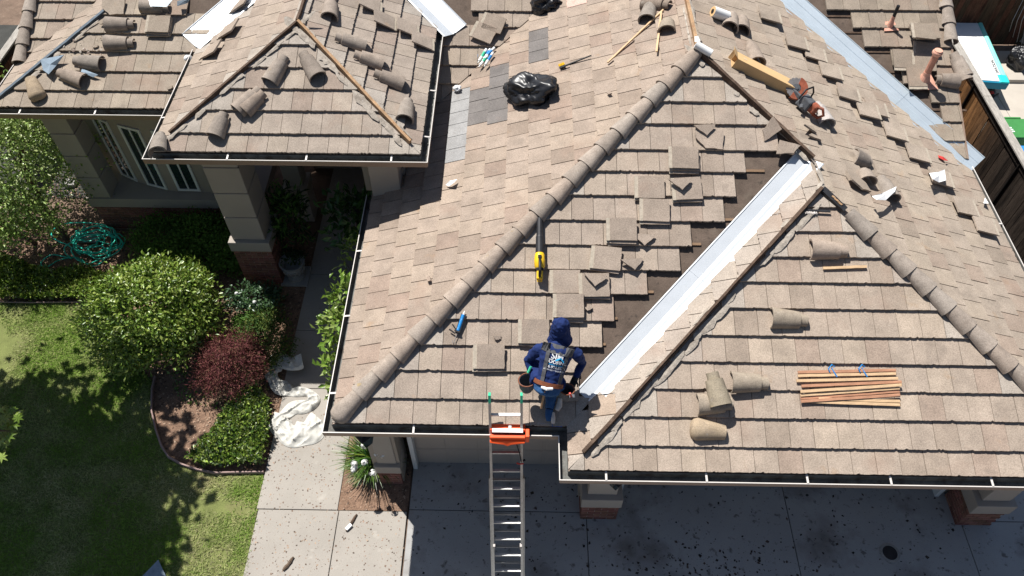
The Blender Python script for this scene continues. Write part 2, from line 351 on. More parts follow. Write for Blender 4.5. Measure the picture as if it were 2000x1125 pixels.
TANS = {'MF': (.322, .263, .215), 'RF': (.350, .284, .228), 'RL': (.330, .258, .204), 'MW': (.312, .249, .201), 'ME': (.330, .272, .219), 'PF': (.308, .257, .213), 'PW': (.306, .249, .203),
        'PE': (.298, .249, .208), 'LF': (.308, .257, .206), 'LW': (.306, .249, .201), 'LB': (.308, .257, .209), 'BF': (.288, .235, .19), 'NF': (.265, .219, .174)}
PATCH = [([(915, 205), (980, 125), (982, 225), (908, 262)], (.165, .150, .141)), ([(872, 312), (880, 170), (912, 165), (906, 300)], (.30, .295, .29)),
         ([(1050, 66), (1090, 58), (1092, 105), (1052, 112)], (.165, .150, .141)), ([(1112, 0), (1132, 0), (1132, 20), (1114, 20)], (.52, .36, .30))]
def lay(key, rows, w, phase, tpoly=None, left=None, right=None, e=.366, skip=()):
    f = FC[key]; poly = [f.uv(f.xy(*p)) for p in (tpoly or f.poly)]; vmax = max(p[1] for p in poly); u0 = min(p[0] for p in poly); u1 = max(p[0] for p in poly)
    vs = [0.0] + list(rows)
    while vs[-1] < vmax: vs.append(vs[-1] + e)
    for i in range(len(vs) - 1):
        v0, v1 = vs[i], vs[i + 1]; vm = (v0 + v1) / 2
        l = left(i) if left else None; r = right(i) if right else None
        off = phase + (.5 * w if i % 2 else 0) + random.uniform(-.015, .015)
        if key == 'MF' and r is not None: off = r
        j0 = int((u0 - off) / w) - 2; j1 = int((u1 - off) / w) + 2
        for j in range(j0, j1):
            a = off + j * w; um = a + w / 2
            if (l is not None and um < l) or (r is not None and um > r): continue
            full = clip(poly, (a, v0, a + w, v1))
            if len(full) < 3 or area(full) < .006: continue
            q = f.pt(um, vm); pp = proj(q)
            if not (-160 < pp[0] < 2160 and -140 < pp[1] < 1200): continue
            if any(inside(pp, s) for s in skip): continue
            cut = area(full) < .93 * w * (v1 - v0)
            gp = .0035 if abs(f.v.y) > .5 else .006
            pl = clip(poly, (a + gp, v0, a + w - gp, v1 + .06))
            if len(pl) < 3: continue
            b = TANS[key]; g = random.choice((0, 0, 0, 0, 1, 2, 2, 3)); k = random.uniform(.95, 1.05)
            tc = [b, (b[0] * .93, b[1] * .885, b[2] * .875), (b[0] * 1.06, b[1] * 1.06, b[2] * 1.04), (b[0] * .87, b[1] * .86, b[2] * .85)][g]; tc = [x * k for x in tc]
            if cut and key in ('MF', 'RF', 'PF', 'RL', 'PW', 'PE'): tc = [tc[0] * .5 + .19, tc[1] * .5 + .175, tc[2] * .5 + .155]
            if key == 'MW':
                for (qq, c) in PATCH:
                    if inside(pp, qq): q_ = random.uniform(.92, 1.08); tc = [x * q_ for x in c]
            ar = [proj(f.pt(*c)) for c in ((a, v0), (a + w, v0), (a + w, v1), (a, v1))]
            vis = 1 if (-20 < pp[0] < 2020 and -20 < pp[1] < 1145) else 0
            TILES.append(dict(f=f, pl=pl, v0=v0, e=v1 - v0, t=tc, a=area(ar) * vis * (area(full) / (w * (v1 - v0)))))
def vrow(key, pts): f = FC[key]; return [f.uv(f.at(x, y))[1] for x, y in pts]
def ulim(key, x, y): f = FC[key]; return f.uv(f.at(x, y))[0]
mfr = vrow('MF', [(900, 779), (900, 724), (900, 674), (900, 623), (1100, 573), (1100, 526), (1100, 478), (1150, 430), (1150, 381), (1150, 333.5), (1250, 292), (1300, 242), (1350, 199), (1400, 151)])
rl = [(1170, 800), (1131, 752), (1131, 700), (1176, 650), (1199, 600), (1264, 550), (1328, 505), (1350, 458), (1414, 410), (1436, 362), (1455, 313), (1519, 270)]
lay('MF', mfr, .307, ulim('MF', 702, 805), right=lambda i: ulim('MF', *rl[i]) if i < len(rl) else None)
lay('RF', vrow('RF', [(1500, 874), (1500, 817), (1500, 762), (1500, 708), (1500, 655.8), (1500, 602), (1500, 550.5), (1500, 501), (1570, 452), (1600, 405)]), .307, ulim('RF', 1522.5, 895))
lay('RL', [.31], .31, .1, tpoly=[(xR, yR), (E0 - bR, yR + bR), (E0 - bR, yM + bR - .17), (xR + .5, yM + .33), (xR + .42, yM + .42), (xR, yM)])
lay('MW', vrow('MW', [(718.7, 584), (757.5, 591), (798.7, 594), (841, 597)]), .31, ulim('MW', 715, 624.5))
lay('ME', [.31], .31, .12, tpoly=[(E0, yR), (E0, yNF - .32), (xM, yNF + aM - .32), (xM, yM + aM), (E0 - bR, yM + bR), (E0 - bR, yR + bR)])
lay('PF', vrow('PF', [(600, 262), (600, 217), (600, 174.5), (600, 132.5), (600, 87.5)]), .31, ulim('PF', 523.7, 290))
lay('PW', [.31], .31, .05, tpoly=[(WP, yP), (xP, yP + aP), (xP, yvl + aP - .25), (WP, yvl - .25)])
lay('PE', [.31], .31, .2, tpoly=[(EP, yP), (EP, yv - .3), (xP, yv + aP - .3), (xP, yP + aP)])
lfp = [(WL, yL), (WP + .3, yL), (WP + .3, yvl - .05), (WP + 2.2, yvl + 1.8), (WL + 3.6, yL + 3.6)]
lay('LF', vrow('LF', [(250, 178), (250, 140), (250, 101), (250, 65.5), (250, 29)]), .31, ulim('LF', 182, 195), tpoly=lfp,
    right=lambda i: ulim('LF', *{4: (400, 45), 5: (372, 10)}[i]) if i in (4, 5) else (ulim('LF', 360, -20) if i > 5 else None))
lay('LW', [.31], .31, .05); lay('LB', vrow('LB', [(60, 102), (70, 75), (90, 38), (110, 3)]), .31, .1)
bfr = vrow('BF', [(890, 128), (900, 90), (925, 53), (960, 22)]); bfr = [bfr[0] - .366 * k for k in (3, 2, 1) if bfr[0] - .366 * k > .1] + bfr
lay('BF', bfr, .31, .1, left=lambda i: ulim('BF', 925, 25) if i == len(bfr) - 0 else (ulim('BF', 910, 5) if i > len(bfr) else None), skip=[[(845, 0), (905, 0), (925, 42), (900, 60), (880, 40)]])
nfr = vrow('NF', [(1800, 128), (1730, 92), (1720, 55), (1700, 20)]); n0 = nfr[0]
nfr = [n0 - .366 * k for k in (4, 3, 2, 1) if n0 - .366 * k > .1] + nfr
nl = {-3: (1840, 232), -2: (1826, 195), -1: (1768, 150), 0: (1748, 112), 1: (1692, 75), 2: (1672, 38), 3: (1618, 10), 4: (1560, -20)}
nb = len(nfr) - 4
lay('NF', nfr, .31, .13, left=lambda i: ulim('NF', *nl[i - nb - 1]) if (i - nb - 1) in nl else None, skip=[[(1795, 128), (1830, 128), (1835, 215), (1795, 215)], [(1640, 20), (1672, 20), (1672, 57), (1640, 57)]])

def tile_geo(t):
    """one tile: upper face falling from a thick ragged butt to a thin head, skirt below"""
    f, pl, v0, e = t['f'], t['pl'], t['v0'], t['e']; th = .036; dz = random.uniform(-.002, .003); sk = random.uniform(-.003, .003); P = []
    for i, a in enumerate(pl):
        b = pl[(i + 1) % len(pl)]; P.append((*a, 0))
        if abs(a[1] - v0) < 1e-4 and abs(b[1] - v0) < 1e-4:
            L = abs(b[0] - a[0]); n = max(1, int(L / .022))
            for k in range(1, n): x = k / n; P.append((a[0] + (b[0] - a[0]) * x, v0 + random.uniform(-.0035, .004) + (random.random() < .06) * .012, 1))
    um = sum(p[0] for p in P) / len(P); top = []; bot = []
    for (u, v, r) in P:
        h = .021 - .042 * (v - v0) / e + dz + sk * (u - um); top.append(f.pt(u, v, h)); bot.append(f.pt(u, v - (.004 if r else 0), h - th))
    return top, bot
TILES.sort(key=lambda t: -t['a'])
for t in TILES[:300]:
    top, bot = tile_geo(t); MB().prism(bot, top).obj('roof_tile', 'tile', roof, col=t['t'])
mb = MB()
for t in TILES[300:]:
    top, bot = tile_geo(t); n = len(top); mb.add(bot + top, [tuple(range(n, 2 * n))] + [(i, (i + 1) % n, n + (i + 1) % n, n + i) for i in range(n)], 0, t['t'])
kind(mb.obj('roof_tiles', 'tile_s', house), 'stuff')
print('tiles', len(TILES))

# ---- ridge and hip caps
def cap_mesh(name, L=.42, r0=.147, r1=.093, th=.024, n=11, a0=-12, a1=192, collar=False, closed=False, squash=.86):
    mbx = MB(); st = [(0, r0), (L * .5, (r0 + r1) / 2), (L, r1)]
    if collar: st = [(0, r0), (L * .78, r0 - (r0 - r1) * .6), (L * .785, r1 * .9), (L, r1 * .86)]
    if closed: st = [(-.11, r0 * .25), (-.095, r0 * .62), (-.06, r0 * .88), (0, r0), (L * .5, (r0 + r1) / 2), (L, r1)]
    ang = [math.radians(a0 + (a1 - a0) * k / (n - 1)) for k in range(n)]; rings = []
    for (x, r) in st:
        jit = [random.uniform(-.002, .002) for _ in ang]
        ri = max(r - th, .004)
        rings.append([Vector((x + jit[k], r * math.cos(a), r * math.sin(a) * squash)) for k, a in enumerate(ang)] + [Vector((x, ri * math.cos(a), ri * math.sin(a) * squash)) for a in reversed(ang)])
    mbx.loft(rings); return mbx.mesh(name, 'cap', smooth=False)
CAPS = [cap_mesh('ridge_cap') for _ in range(3)]; CLOSED = cap_mesh('starter_cap', closed=True); COLLAR = [cap_mesh('barrel_tile', L=.43, collar=True) for _ in range(3)]
for me in CAPS + COLLAR + [CLOSED]:
    me.polygons.foreach_set('use_smooth', [True] * len(me.polygons)); me.set_sharp_from_angle(angle=math.radians(40))
CAPC = (.31, .258, .215)
def capcol(k=1.0): q = random.uniform(.88, 1.12) * k; r = random.uniform(-.012, .012); return (CAPC[0] * q + r, CAPC[1] * q, CAPC[2] * q - r * .5)
def cap_row(A, B, up, start=False, sp=.345, lift=.0, side=None):
    A = Vector(A); B = Vector(B); d = (B - A).normalized(); L = (B - A).length; up = (Vector(up) - d * Vector(up).dot(d)).normalized(); y = up.cross(d)
    k = 0; s = 0.0
    while s < L - .2:
        mm = Matrix((d, y, up)).transposed().to_4x4() @ Matrix.Rotation(math.radians(-3.6), 4, 'Y') @ Matrix.Rotation(math.radians(random.uniform(-1.5, 1.5)), 4, 'X')
        mm.translation = A + d * s + up * (lift + random.uniform(-.004, .004)) + y * random.uniform(-.006, .006)
        o = link('ridge_tile', CLOSED if (start and k == 0) else random.choice(CAPS), None); o.matrix_basis = mm; par(o, roof); o.color = (*capcol(), 1); s += sp; k += 1
fM, fR, fW, fE = FC['MF'], FC['RF'], FC['MW'], FC['ME']
hM = Vector((xM, yM + aM, fM.xy(xM, yM + aM).z)); cM = Vector((W0, yM, zM)); hd = (hM - cM).normalized()
cap_row(cM + hd * .16, hM - hd * .12, (fM.n + fW.n), start=True)
hG = Vector((E0 - bR, yR + bR, fR.xy(E0 - bR, yR + bR).z)); cR = Vector((E0, yR, zM)); hr = (hG - cR).normalized()
cap_row(cR + hr * .16, hG - hr * .38, (fR.n + fE.n), start=True)
fN, fB = FC['NF'], FC['LB']
cap_row(fN.xy(xNF, yNF + 2.08), fN.xy(xNF, yNF + 4.4), fN.n + Vector((.5, 0, 0)))
cap_row(fB.xy(WL + .06, yLB + .05), fB.xy(WL + .06, yLB + 3), fB.n + Vector((-.5, 0, 0)))
# ---- exposed hip and ridge boards
def board(A, B, w=.045, h=.08, m='oldwood', z=-.03, name='hip_board', split=3):
    A = Vector(A); B = Vector(B); d = (B - A).normalized(); y = Vector((0, 0, 1)).cross(d).normalized(); up = d.cross(y); L = (B - A).length
    rings = []
    for k in range(split * 4 + 1):
        s = L * k / (split * 4); j = Vector((random.uniform(-.004, .004), random.uniform(-.004, .004), random.uniform(-.003, .003)))
        rings.append([A + d * s + j + y * (sx * w / 2) + up * (z + (h if sz else 0)) for sx, sz in ((-1, 0), (1, 0), (1, 1), (-1, 1))])
    return MB().loft(rings).obj(name, m, roof)
cL = Vector((xR, yR, zM)); hl = (hG - cL).normalized()
board(cL + hl * .28, hG, m='oldwood', z=-.005); board(cL + hl * 1.2, cL + hl * 4.0, .03, .03, 'oldwood', .075)
hH = Vector((E0 - bR, yM + bR, fE.xy(E0 - bR, yM + bR).z))
board(hH, hM, .05, .09, 'oldwood', z=-.01); board(hM, (xM, YB - 1, hM.z), .05, .08, 'newwood', z=-.01, name='ridge_board')
hP = Vector((xP, yP + aP, FC['PF'].xy(xP, yP + aP).z)); cPl = Vector((WP, yP, zP)); cPr = Vector((EP, yP, zP))
board(cPl + (hP - cPl) * .13, hP, .04, .075, 'oldwood', z=-.02); board(cPr + (hP - cPr) * .08, hP, .045, .085, 'newwood', z=-.01); board(hP, (xP, YB - 1, hP.z), .04, .08, 'oldwood', z=-.01, name='ridge_board')
board(cPr + (hP - cPr) * .1, cPr + (hP - cPr) * .7, .03, .03, 'oldwood', z=.03)
cLL = Vector((WL, yL, zL)); hL = Vector((WL + 3.0, yL + 3.0, FC['LF'].xy(WL + 3, yL + 3).z))
board(cLL + Vector((.05, .05, .02)), hL, .06, .035, 'feltblue', z=.0, split=10, name='hip_felt')
board(cR + hr * (hr.length * 4.55), hG, .09, .05, 'black', z=-.01, name='hip_felt') if False else board(hG - hr * .42, hG, .10, .05, 'dkmetal', z=-.005, name='hip_felt')
board(hG - hr * .34, hG - hr * .16, .03, .012, 'newwood', z=.046, name='hip_board')
def mortar_bed(A, B, f, side, d0=.05, wd=.10, m='mortar_smear', dens=1.0):
    """irregular smears of old mortar on the tiles beside a hip"""
    A = Vector(A); B = Vector(B); d = (B - A).normalized(); q = f.n.cross(d).normalized(); c = sum((f.xy(*p) for p in f.poly), Vector()) / len(f.poly)
    if q.dot(c - A) < 0: q = -q
    L = (B - A).length; s = 0.0; mbx = MB()
    while s < L:
        ln = random.uniform(.10, .40)
        if random.random() < dens:
            n_ = 9; o_ = A + d * (s + ln / 2) + q * (d0 + random.uniform(.0, wd * .5)); r1, r2 = ln * .55, random.uniform(.3, .6) * wd
            P = [o_ + d * (r1 * math.cos(2 * math.pi * k / n_) * random.uniform(.7, 1.2)) + q * (r2 * math.sin(2 * math.pi * k / n_) * random.uniform(.6, 1.25)) for k in range(n_)]
            P = [f.xy(p.x, p.y) + f.n * .024 for p in P]; C_ = f.xy(o_.x, o_.y) + f.n * random.uniform(.027, .032); mbx.add(P + [C_], [(k, (k + 1) % n_, n_) for k in range(n_)])
        s += ln * random.uniform(.6, 1.2)
    return kind(mbx.obj('mortar_bed', m, roof), 'stuff')
M['mortar_smear'] = mat('old_hip_mortar', (.36, .315, .265), .97, .3, 16, .25, 120, .7, 60, stains=(((.2, .165, .135), 9, .5, .68, .8), ((.5, .46, .41), 18, .58, .7, .7)))
mortar_bed(cPl + (hP - cPl) * .1, hP, FC['PF'], 1, .05, .09, dens=.75); mortar_bed(cPr + (hP - cPr) * .1, hP, FC['PF'], 1, .06, .12, dens=.9); mortar_bed(cPr + (hP - cPr) * .1, hP, FC['PE'], 1, .05, .07, dens=.45)
mortar_bed(cL + hl * .3, hG, fR, 1, .06, .12, dens=.8); mortar_bed(cL + hl * .3, hG, FC['RL'], 1, .05, .06, dens=.35); mortar_bed(hH, hM, fM, 1, .06, .10, dens=.7); mortar_bed(hH, hM, fE, 1, .05, .07, dens=.5)
mortar_bed(hM, (xM, YB - 2, hM.z), fE, 1, .05, .08, dens=.9); mortar_bed(hM, (xM, YB - 2, hM.z), fW, 1, .05, .05, dens=.6); mortar_bed(hG, hH, fE, 1, .0, .10, dens=1); mortar_bed(hL, cLL, FC['LF'], 1, .08, .08, dens=.6)
# ---- battens in the stripped strip beside the valley
for i in range(1, 12):
    if i in (2, 6, 9): continue
    f = fM; v = mfr[i - 1] + .03; x0 = ulim('MF', *rl[i]) - .12; x1 = x0 + random.choice((.17, .21, .26, .40))
    MB().prism([f.pt(x0, v, -.052), f.pt(x1, v, -.052), f.pt(x1, v + .035, -.052), f.pt(x0, v + .035, -.052)], [f.pt(x0, v, -.032), f.pt(x1, v, -.032), f.pt(x1, v + .035, -.032), f.pt(x0, v + .035, -.032)]).obj('batten', 'batten', roof)
for i, (a, b) in enumerate((((1560, 30), (1680, 30)), ((1600, 62), (1700, 64)), ((1640, 100), (1760, 100)), ((1700, 140), (1800, 140)), ((1770, 178), (1880, 176)), ((1815, 214), (1890, 213)))):
    f = fN; u0, v = f.uv(f.at(*a)); u1, _ = f.uv(f.at(*b))
    MB().prism([f.pt(u0, v, -.052), f.pt(u1, v, -.052), f.pt(u1, v + .035, -.052), f.pt(u0, v + .035, -.052)], [f.pt(u0, v, -.036), f.pt(u1, v, -.036), f.pt(u1, v + .035, -.036), f.pt(u0, v + .035, -.036)]).obj('batten', 'oldwood', roof)
# ---- valley metal
def valley(A, B, fa, fb, wa, wb, m, h=-.03, rib=.02, joints=()):
    """two wings folded along A-B with a centre crimp and edge ribs"""
    A = Vector(A); B = Vector(B); d = (B - A).normalized(); L = (B - A).length; o = []
    pa = (fa.n.cross(d)).normalized(); pb = (fb.n.cross(d)).normalized()
    cen = (A + B) / 2
    if (pa.dot(Vector(fa.xy(*fa.poly[0])) * 0 + sum((fa.xy(*p) for p in fa.poly), Vector()) / len(fa.poly) - cen)) < 0: pa = -pa
    if (pb.dot(sum((fb.xy(*p) for p in fb.poly), Vector()) / len(fb.poly) - cen)) < 0: pb = -pb
    prof = [(wa, 0, 1), (wa * .93, .012, 1), (wa * .90, .0, 1)] + ([(wa * .45, .0, 1), (wa * .42, .008, 1), (wa * .38, 0, 1)] if m == 'galv' else []) + [(.035, 0, 1), (0, rib, 0), (.035, 0, 2)] + ([(wb * .38, 0, 2), (wb * .42, .008, 2), (wb * .45, 0, 2)] if m == 'galv' else []) + [(wb * .9, 0, 2), (wb * .93, .012, 2), (wb, 0, 2)]
    def pos(s, q):
        k, z, wg = q; n = fa.n if wg == 1 else fb.n if wg == 2 else (fa.n + fb.n).normalized()
        return A + d * s + (pa * k if wg == 1 else pb * k if wg == 2 else Vector()) + n * (h + z)
    rings = []
    for s in (0, L):
        t_ = [pos(s, q) for q in prof]; rings.append(t_ + [p - Vector((0, 0, .003)) for p in reversed(t_)])
    mbx = MB().loft(rings)
    for jx in joints:
        t_ = [pos(jx, q) + Vector((0, 0, .004)) for q in prof]; t2 = [pos(jx + .012, q) + Vector((0, 0, .004)) for q in prof]
        mbx.loft([t_ + [p - Vector((0, 0, .003)) for p in reversed(t_)], t2 + [p - Vector((0, 0, .003)) for p in reversed(t2)]])
    return mbx.obj('valley_flashing', m, roof)
vA = Vector((xR, yM, zM)); vd = (hH - vA).normalized()
valley(vA + vd * .44, hH + vd * .02, fM, FC['RL'], .235, .19, 'white_metal', h=-.028, joints=(2.3,))
vB = Vector((E0, yNF, zM)); vt = Vector((xM, yNF + aM, fE.xy(xM, yNF + aM).z)); vd2 = (vt - vB).normalized()
valley(vB - vd2 * .22, vt, fE, fN, .34, .30, 'galv', h=-.015, joints=(1.7,))
vC = Vector((EP, yv, zP)); vd3 = (Vector((xP, yv + aP, hP.z)) - vC).normalized()
valley(vC - vd3 * .45, vC + vd3 * 2.6, FC['PE'], FC['BF'], .28, .30, 'white_metal', h=.012)
vD = Vector((WP, yvl, zP)); vd4 = (Vector((xP, yvl + aP, hP.z)) - vD).normalized()
valley(vD - vd4 * .12, vD + vd4 * 2.6, FC['PW'], FC['LF'], .26, .36, 'white_metal', h=.012)

# ---- gutters and fascia
def gutter(A, B, out, mA, mB, brackets=(), zr=0.0):
    A = Vector(A); B = Vector(B); d = (B - A).normalized(); out = Vector(out); L = (B - A).length
    def run(prof, name, m, parent, closed=True):
        rings = []
        for (E_, s) in ((A, -mA), (B, mB)): rings.append([E_ + d * (s * o) + out * o + Vector((0, 0, z)) for o, z in prof])
        return MB().loft(rings, closed, closed).obj(name, m, parent)
    g = run([(.0, -.035), (.0, -.165), (.104, -.165), (.114, -.155), (.118, -.062), (.114, -.062), (.110, -.15), (.100, -.160), (.004, -.160), (.004, -.035)], 'gutter', 'gut', house)
    run([(.005, -.036), (.005, -.158), (.098, -.158), (.107, -.148), (.111, -.068), (.1125, -.066), (.1088, -.146), (.0995, -.1555), (.0065, -.1555), (.0065, -.036)], 'gutter_lining', 'gutin', g)
    run([(.109, -.061), (.109, -.049), (.121, -.049), (.121, -.061)], 'gutter_rim', 'rim', g)
    for s in brackets: 
        c = A + d * s; q = d * .013
        MB().prism([c - q + Vector((0, 0, -.030)), c + q + Vector((0, 0, -.030)), c + q + out * .112 + Vector((0, 0, -.046)), c - q + out * .112 + Vector((0, 0, -.046))],
                   [c - q + Vector((0, 0, -.024)), c + q + Vector((0, 0, -.024)), c + q + out * .112 + Vector((0, 0, -.040)), c - q + out * .112 + Vector((0, 0, -.040))]).obj('gutter_bracket', 'rim', g)
    run([(-.035, -.05), (-.035, -.21), (-.004, -.21), (-.004, -.05)], 'fascia', 'gut', house)
S0, Wd, Ed = (0, -1, 0), (-1, 0, 0), (1, 0, 0)
def bx(key, *pp): f = FC[key]; return [f.uv(f.at(*p))[0] for p in pp]
gutter((W0, yM, zM), (xR, yM, zM), S0, 1, -1, bx('MF', (808, 828)))
gutter((W0, 9.1, zM), (W0, yM, zM), Wd, 0, 1, [9.1 - atz(x, y, zM).y for x, y in ((698, 487), (675, 614), (648, 765))])
gutter((xR, yM, zM), (xR, yR, zM), Wd, -1, 1)
gutter((xR, yR, zM), (E0, yR, zM), S0, 1, 1, bx('RF', (1184, 928), (1380, 928), (1577, 930), (1740, 934), (1938, 938)))
gutter((E0, yR, zM), (E0, yNF + .1, zM), Ed, 1, 0, (2.2, 3.1, 4.4))
gutter((WP, yP, zP), (EP, yP, zP), S0, 1, 1, bx('PF', (444, 305), (598, 308), (764, 311)))
gutter((WP, yvl - .1, zP), (WP, yP, zP), Wd, 0, 1, [1.9])
gutter((EP, yP, zP), (EP, yv - .2, zP), Ed, 1, 0, [.45, 1.6, 3.3])
gutter((WL, yL, zL), (WP - .14, yL, zL), S0, 1, 0, bx('LF', (38, 217), (185, 219)))
gutter((WL, yLB + .2, zL), (WL, yL, zL), Wd, 0, 1, [])
# rake fascias
for f, x, y0, y1, s in ((fN, xNF, yNF, yNF + 5, 1), (fB, WL + .06, yLB, yLB + 3.6, -1)):
    a, b = f.xy(x, y0), f.xy(x, y1); q = Vector((s * .03, 0, 0)); dn = Vector((0, 0, -.2))
    MB().prism([a + dn, a + q + dn, b + q + dn, b + dn], [a, a + q, b + q, b]).obj('rake_board', 'gut', house)

# ---- walls, soffits
wb = MB()
def wall(a, b): wb.bbox(a, b)
wall((-1.70, 5.52, 2.1), (.98, 5.7, 2.62)); wall((-2.25, 5.25, .0), (-1.82, 5.7, 2.62)); wall((1.6, 5.3, 2.1), (6.9, 5.5, 2.62)); wall((.98, 4.95, .2), (1.12, 5.55, 2.62)); wall((6.78, 5.2, 0), (7.4, 5.5, 2.62))
wall((7.2, 5.3, 0), (7.35, 15, 2.62)); wall((-2.25, 5.7, 0), (-2.1, 12.4, 2.62)); wall((-4.6, 12.6, 0), (7.3, 12.8, 2.6)); wall((-2.6, 9.3, 2.6), (-1.9, 12.4, 3.6))
wall((-8.8, 15.2, 0), (7.3, 15.4, 2.6)); wall((-8.86, 12.0, 0), (-8.7, 15.3, 3.1))
wb.bbox((-4.4, 9.2, 3.62), (-1.9, 12.5, 3.66)); wb.bbox((-8.9, 10.62, 3.10), (-5.6, 12.6, 3.14)); wb.bbox((-5.5, 8.98, 3.62), (-1.7, 9.3, 3.66))
wb.bbox((W0 + .05, yM + .06, 2.56), (.9, 5.6, 2.6)); wb.bbox((xR + .06, yR + .06, 2.555), (E0 - .06, 5.45, 2.595)); wb.bbox((W0 + .06, 5.6, 2.55), (-2.0, 9.3, 2.59))
wb.obj('wall', 'stucco', house)
# bay with three windows above the brick wainscot
sill_z = .93
led = MB(); led.prism([(-8.60, 10.66, sill_z - .23), (-5.1, 10.66, sill_z - .23), (-5.1, 12.4, sill_z - .23), (-8.60, 12.4, sill_z - .23)], [(-8.60, 10.66, sill_z), (-5.1, 10.66, sill_z), (-5.1, 12.4, sill_z), (-8.60, 12.4, sill_z)])
led.obj('sill', 'stucco_lt', house)
plan = [atz(x, y, .95).xy for x, y in ((222, 338), (247, 343), (287, 362), (345, 374), (418, 375))]
plan = [(-8.62, 11.66), (-8.10, 11.345), (-7.66, 11.115), (-7.0, 10.905), (-6.3, 10.885), (-5.2, 10.885)]
bw = MB()
for a, b in zip(plan[:-1], plan[1:]): 
    a = Vector((*a, 0)); b = Vector((*b, 0)); q = Vector((0, .12, 0)); bw.prism([a, b, b + q, a + q], [v + Vector((0, 0, 3.1)) for v in (a, b, b + q, a + q)])
bw.obj('bay_wall', 'stucco', house)
def window(a, b, z0, z1, mull=True):
    a = Vector((*a, 0)); b = Vector((*b, 0)); d = (b - a).normalized(); n = Vector((d.y, -d.x, 0)); L = (b - a).length; z = Vector((0, 0, 1))
    def bar(u0, u1, h0, h1, t=.03):
        p = [a + d * u0, a + d * u1]; return [(p[0] + n * .004, p[1] + n * .004, p[1] + n * t, p[0] + n * t), h0, h1]
    f = MB()
    for u0, u1, h0, h1 in ((0, L, z0, z0 + .05), (0, L, z1 - .05, z1), (0, .05, z0 + .05, z1 - .05), (L - .05, L, z0 + .05, z1 - .05)) + (((L / 2 - .015, L / 2 + .015, z0 + .05, z1 - .05),) if mull else ()):
        q, h0, h1 = bar(u0, u1, h0, h1); f.prism([v + z * h0 for v in q], [v + z * h1 for v in q])
    w_ = f.obj('window', 'frame', house)
    q = [a + d * .04 + n * .006, a + d * (L - .04) + n * .006, a + d * (L - .04) + n * .014, a + d * .04 + n * .014]
    MB().prism([v + z * (z0 + .04) for v in q], [v + z * (z1 - .04) for v in q]).obj('pane', 'glass', w_)
def lerp2(a, b, t): return (a[0] + (b[0] - a[0]) * t, a[1] + (b[1] - a[1]) * t)
window(lerp2(plan[1], plan[2], .06), lerp2(plan[1], plan[2], .94), .97, 2.5); window(lerp2(plan[2], plan[3], .30), lerp2(plan[2], plan[3], .98), .97, 2.5); window(lerp2(plan[3], plan[4], .28), lerp2(plan[3], plan[4], .93), .97, 2.5)

# ---- brickwork: every brick a part on a mortar core
BR = [MB().box((0, 0, 0), (.196, .05, .058)).mesh('brick', 'brick') for _ in range(1)]
HB = MB().box((0, 0, 0), (.09, .05, .058)).mesh('half_brick', 'brick')
def brick_face(parent, a, b, z0, rows, inward):
    a = Vector((*a, 0)); b = Vector((*b, 0)); d = (b - a).normalized(); L = (b - a).length; ang = math.atan2(d.y, d.x)
    for r in range(rows):
        s = 0.0 if r % 2 == 0 else -.103
        while s < L - .03:
            s0, s1 = max(s, 0), min(s + .196, L)
            if s1 - s0 > .045:
                o = link('brick', BR[0]); o.scale = ((s1 - s0) / .196, 1, 1); o.rotation_euler = (0, 0, ang)
                o.location = a + d * ((s0 + s1) / 2) + Vector((*inward, 0)) * .019 + Vector((0, 0, z0 + r * .071 + .036)); par(o, parent)
                k = random.uniform(.75, 1.25); o.color = (.235 * k, .115 * k + random.uniform(-.012, .012), .088 * k, 1)
            s += .206
def column(x0, y0, x1, y1, zb, rows, zcap, ztop, blocks=5, sides=('S',), inset=.05, cap=.03, bz=0.0):
    core = MB().bbox((x0 + .006, y0 + .006, bz - .02), (x1 - .006, y1 - .006, zb)).obj('column', 'mortar', house)
    if 'S' in sides: brick_face(core, (x0, y0), (x1, y0), bz, rows, (0, 1))
    if 'E' in sides: brick_face(core, (x1, y0), (x1, y1), bz, rows, (-1, 0))
    if 'W' in sides: brick_face(core, (x0, y1), (x0, y0), bz, rows, (1, 0))
    MB().bbox((x0 - cap, y0 - cap, zb), (x1 + cap, y1 + cap, zcap)).obj('column_cap', 'stucco_lt', core, bevel=.012)
    i = inset; hh = (ztop - zcap) / blocks
    MB().bbox((x0 + i + .02, y0 + i + .02, zcap), (x1 - i - .02, y1 - i - .02, ztop)).obj('column_core', 'stucco', core)
    for k in range(blocks): MB().bbox((x0 + i, y0 + i, zcap + k * hh + .004), (x1 - i, y1 - i, zcap + (k + 1) * hh - .022)).obj('stucco_block', 'stucco_lt', core, bevel=.012)
    return core
column(-5.32, 9.30, -4.62, 10.0, 1.0, 14, 1.24, 3.64, 4, ('S', 'E'))
column(-8.56, 10.68, -8.10, 11.14, .93, 0, .94, 3.12, 4, ('x',), inset=0, cap=-.002, bz=.90)
column(1.02, 4.66, 1.58, 5.1, .52, 7, .80, 2.6, 2, ('S', 'W'), inset=.06)
column(6.92, 4.66, 7.46, 5.15, .52, 7, .80, 2.6, 2, ('S', 'W'), inset=.06)
column(-2.20, 5.20, -1.84, 5.5, .44, 6, .66, 2.6, 2, ('S', 'W'), inset=.03)
column(-4.75, 11.0, -4.3, 11.45, .75, 0, .95, 3.6, 4, ('x',))
MB().bbox((-2.42, 8.98, 2.5), (-1.95, 9.5, 3.66)).obj('column', 'stucco_lt', house, bevel=.01)
wn = MB().bbox((-8.55, 10.72, -.02), (-5.3, 11.0, .72)).obj('wainscot', 'mortar', house)
brick_face(wn, (-8.55, 10.715), (-5.32, 10.715), .355, 5, (0, 1))
low = MB()
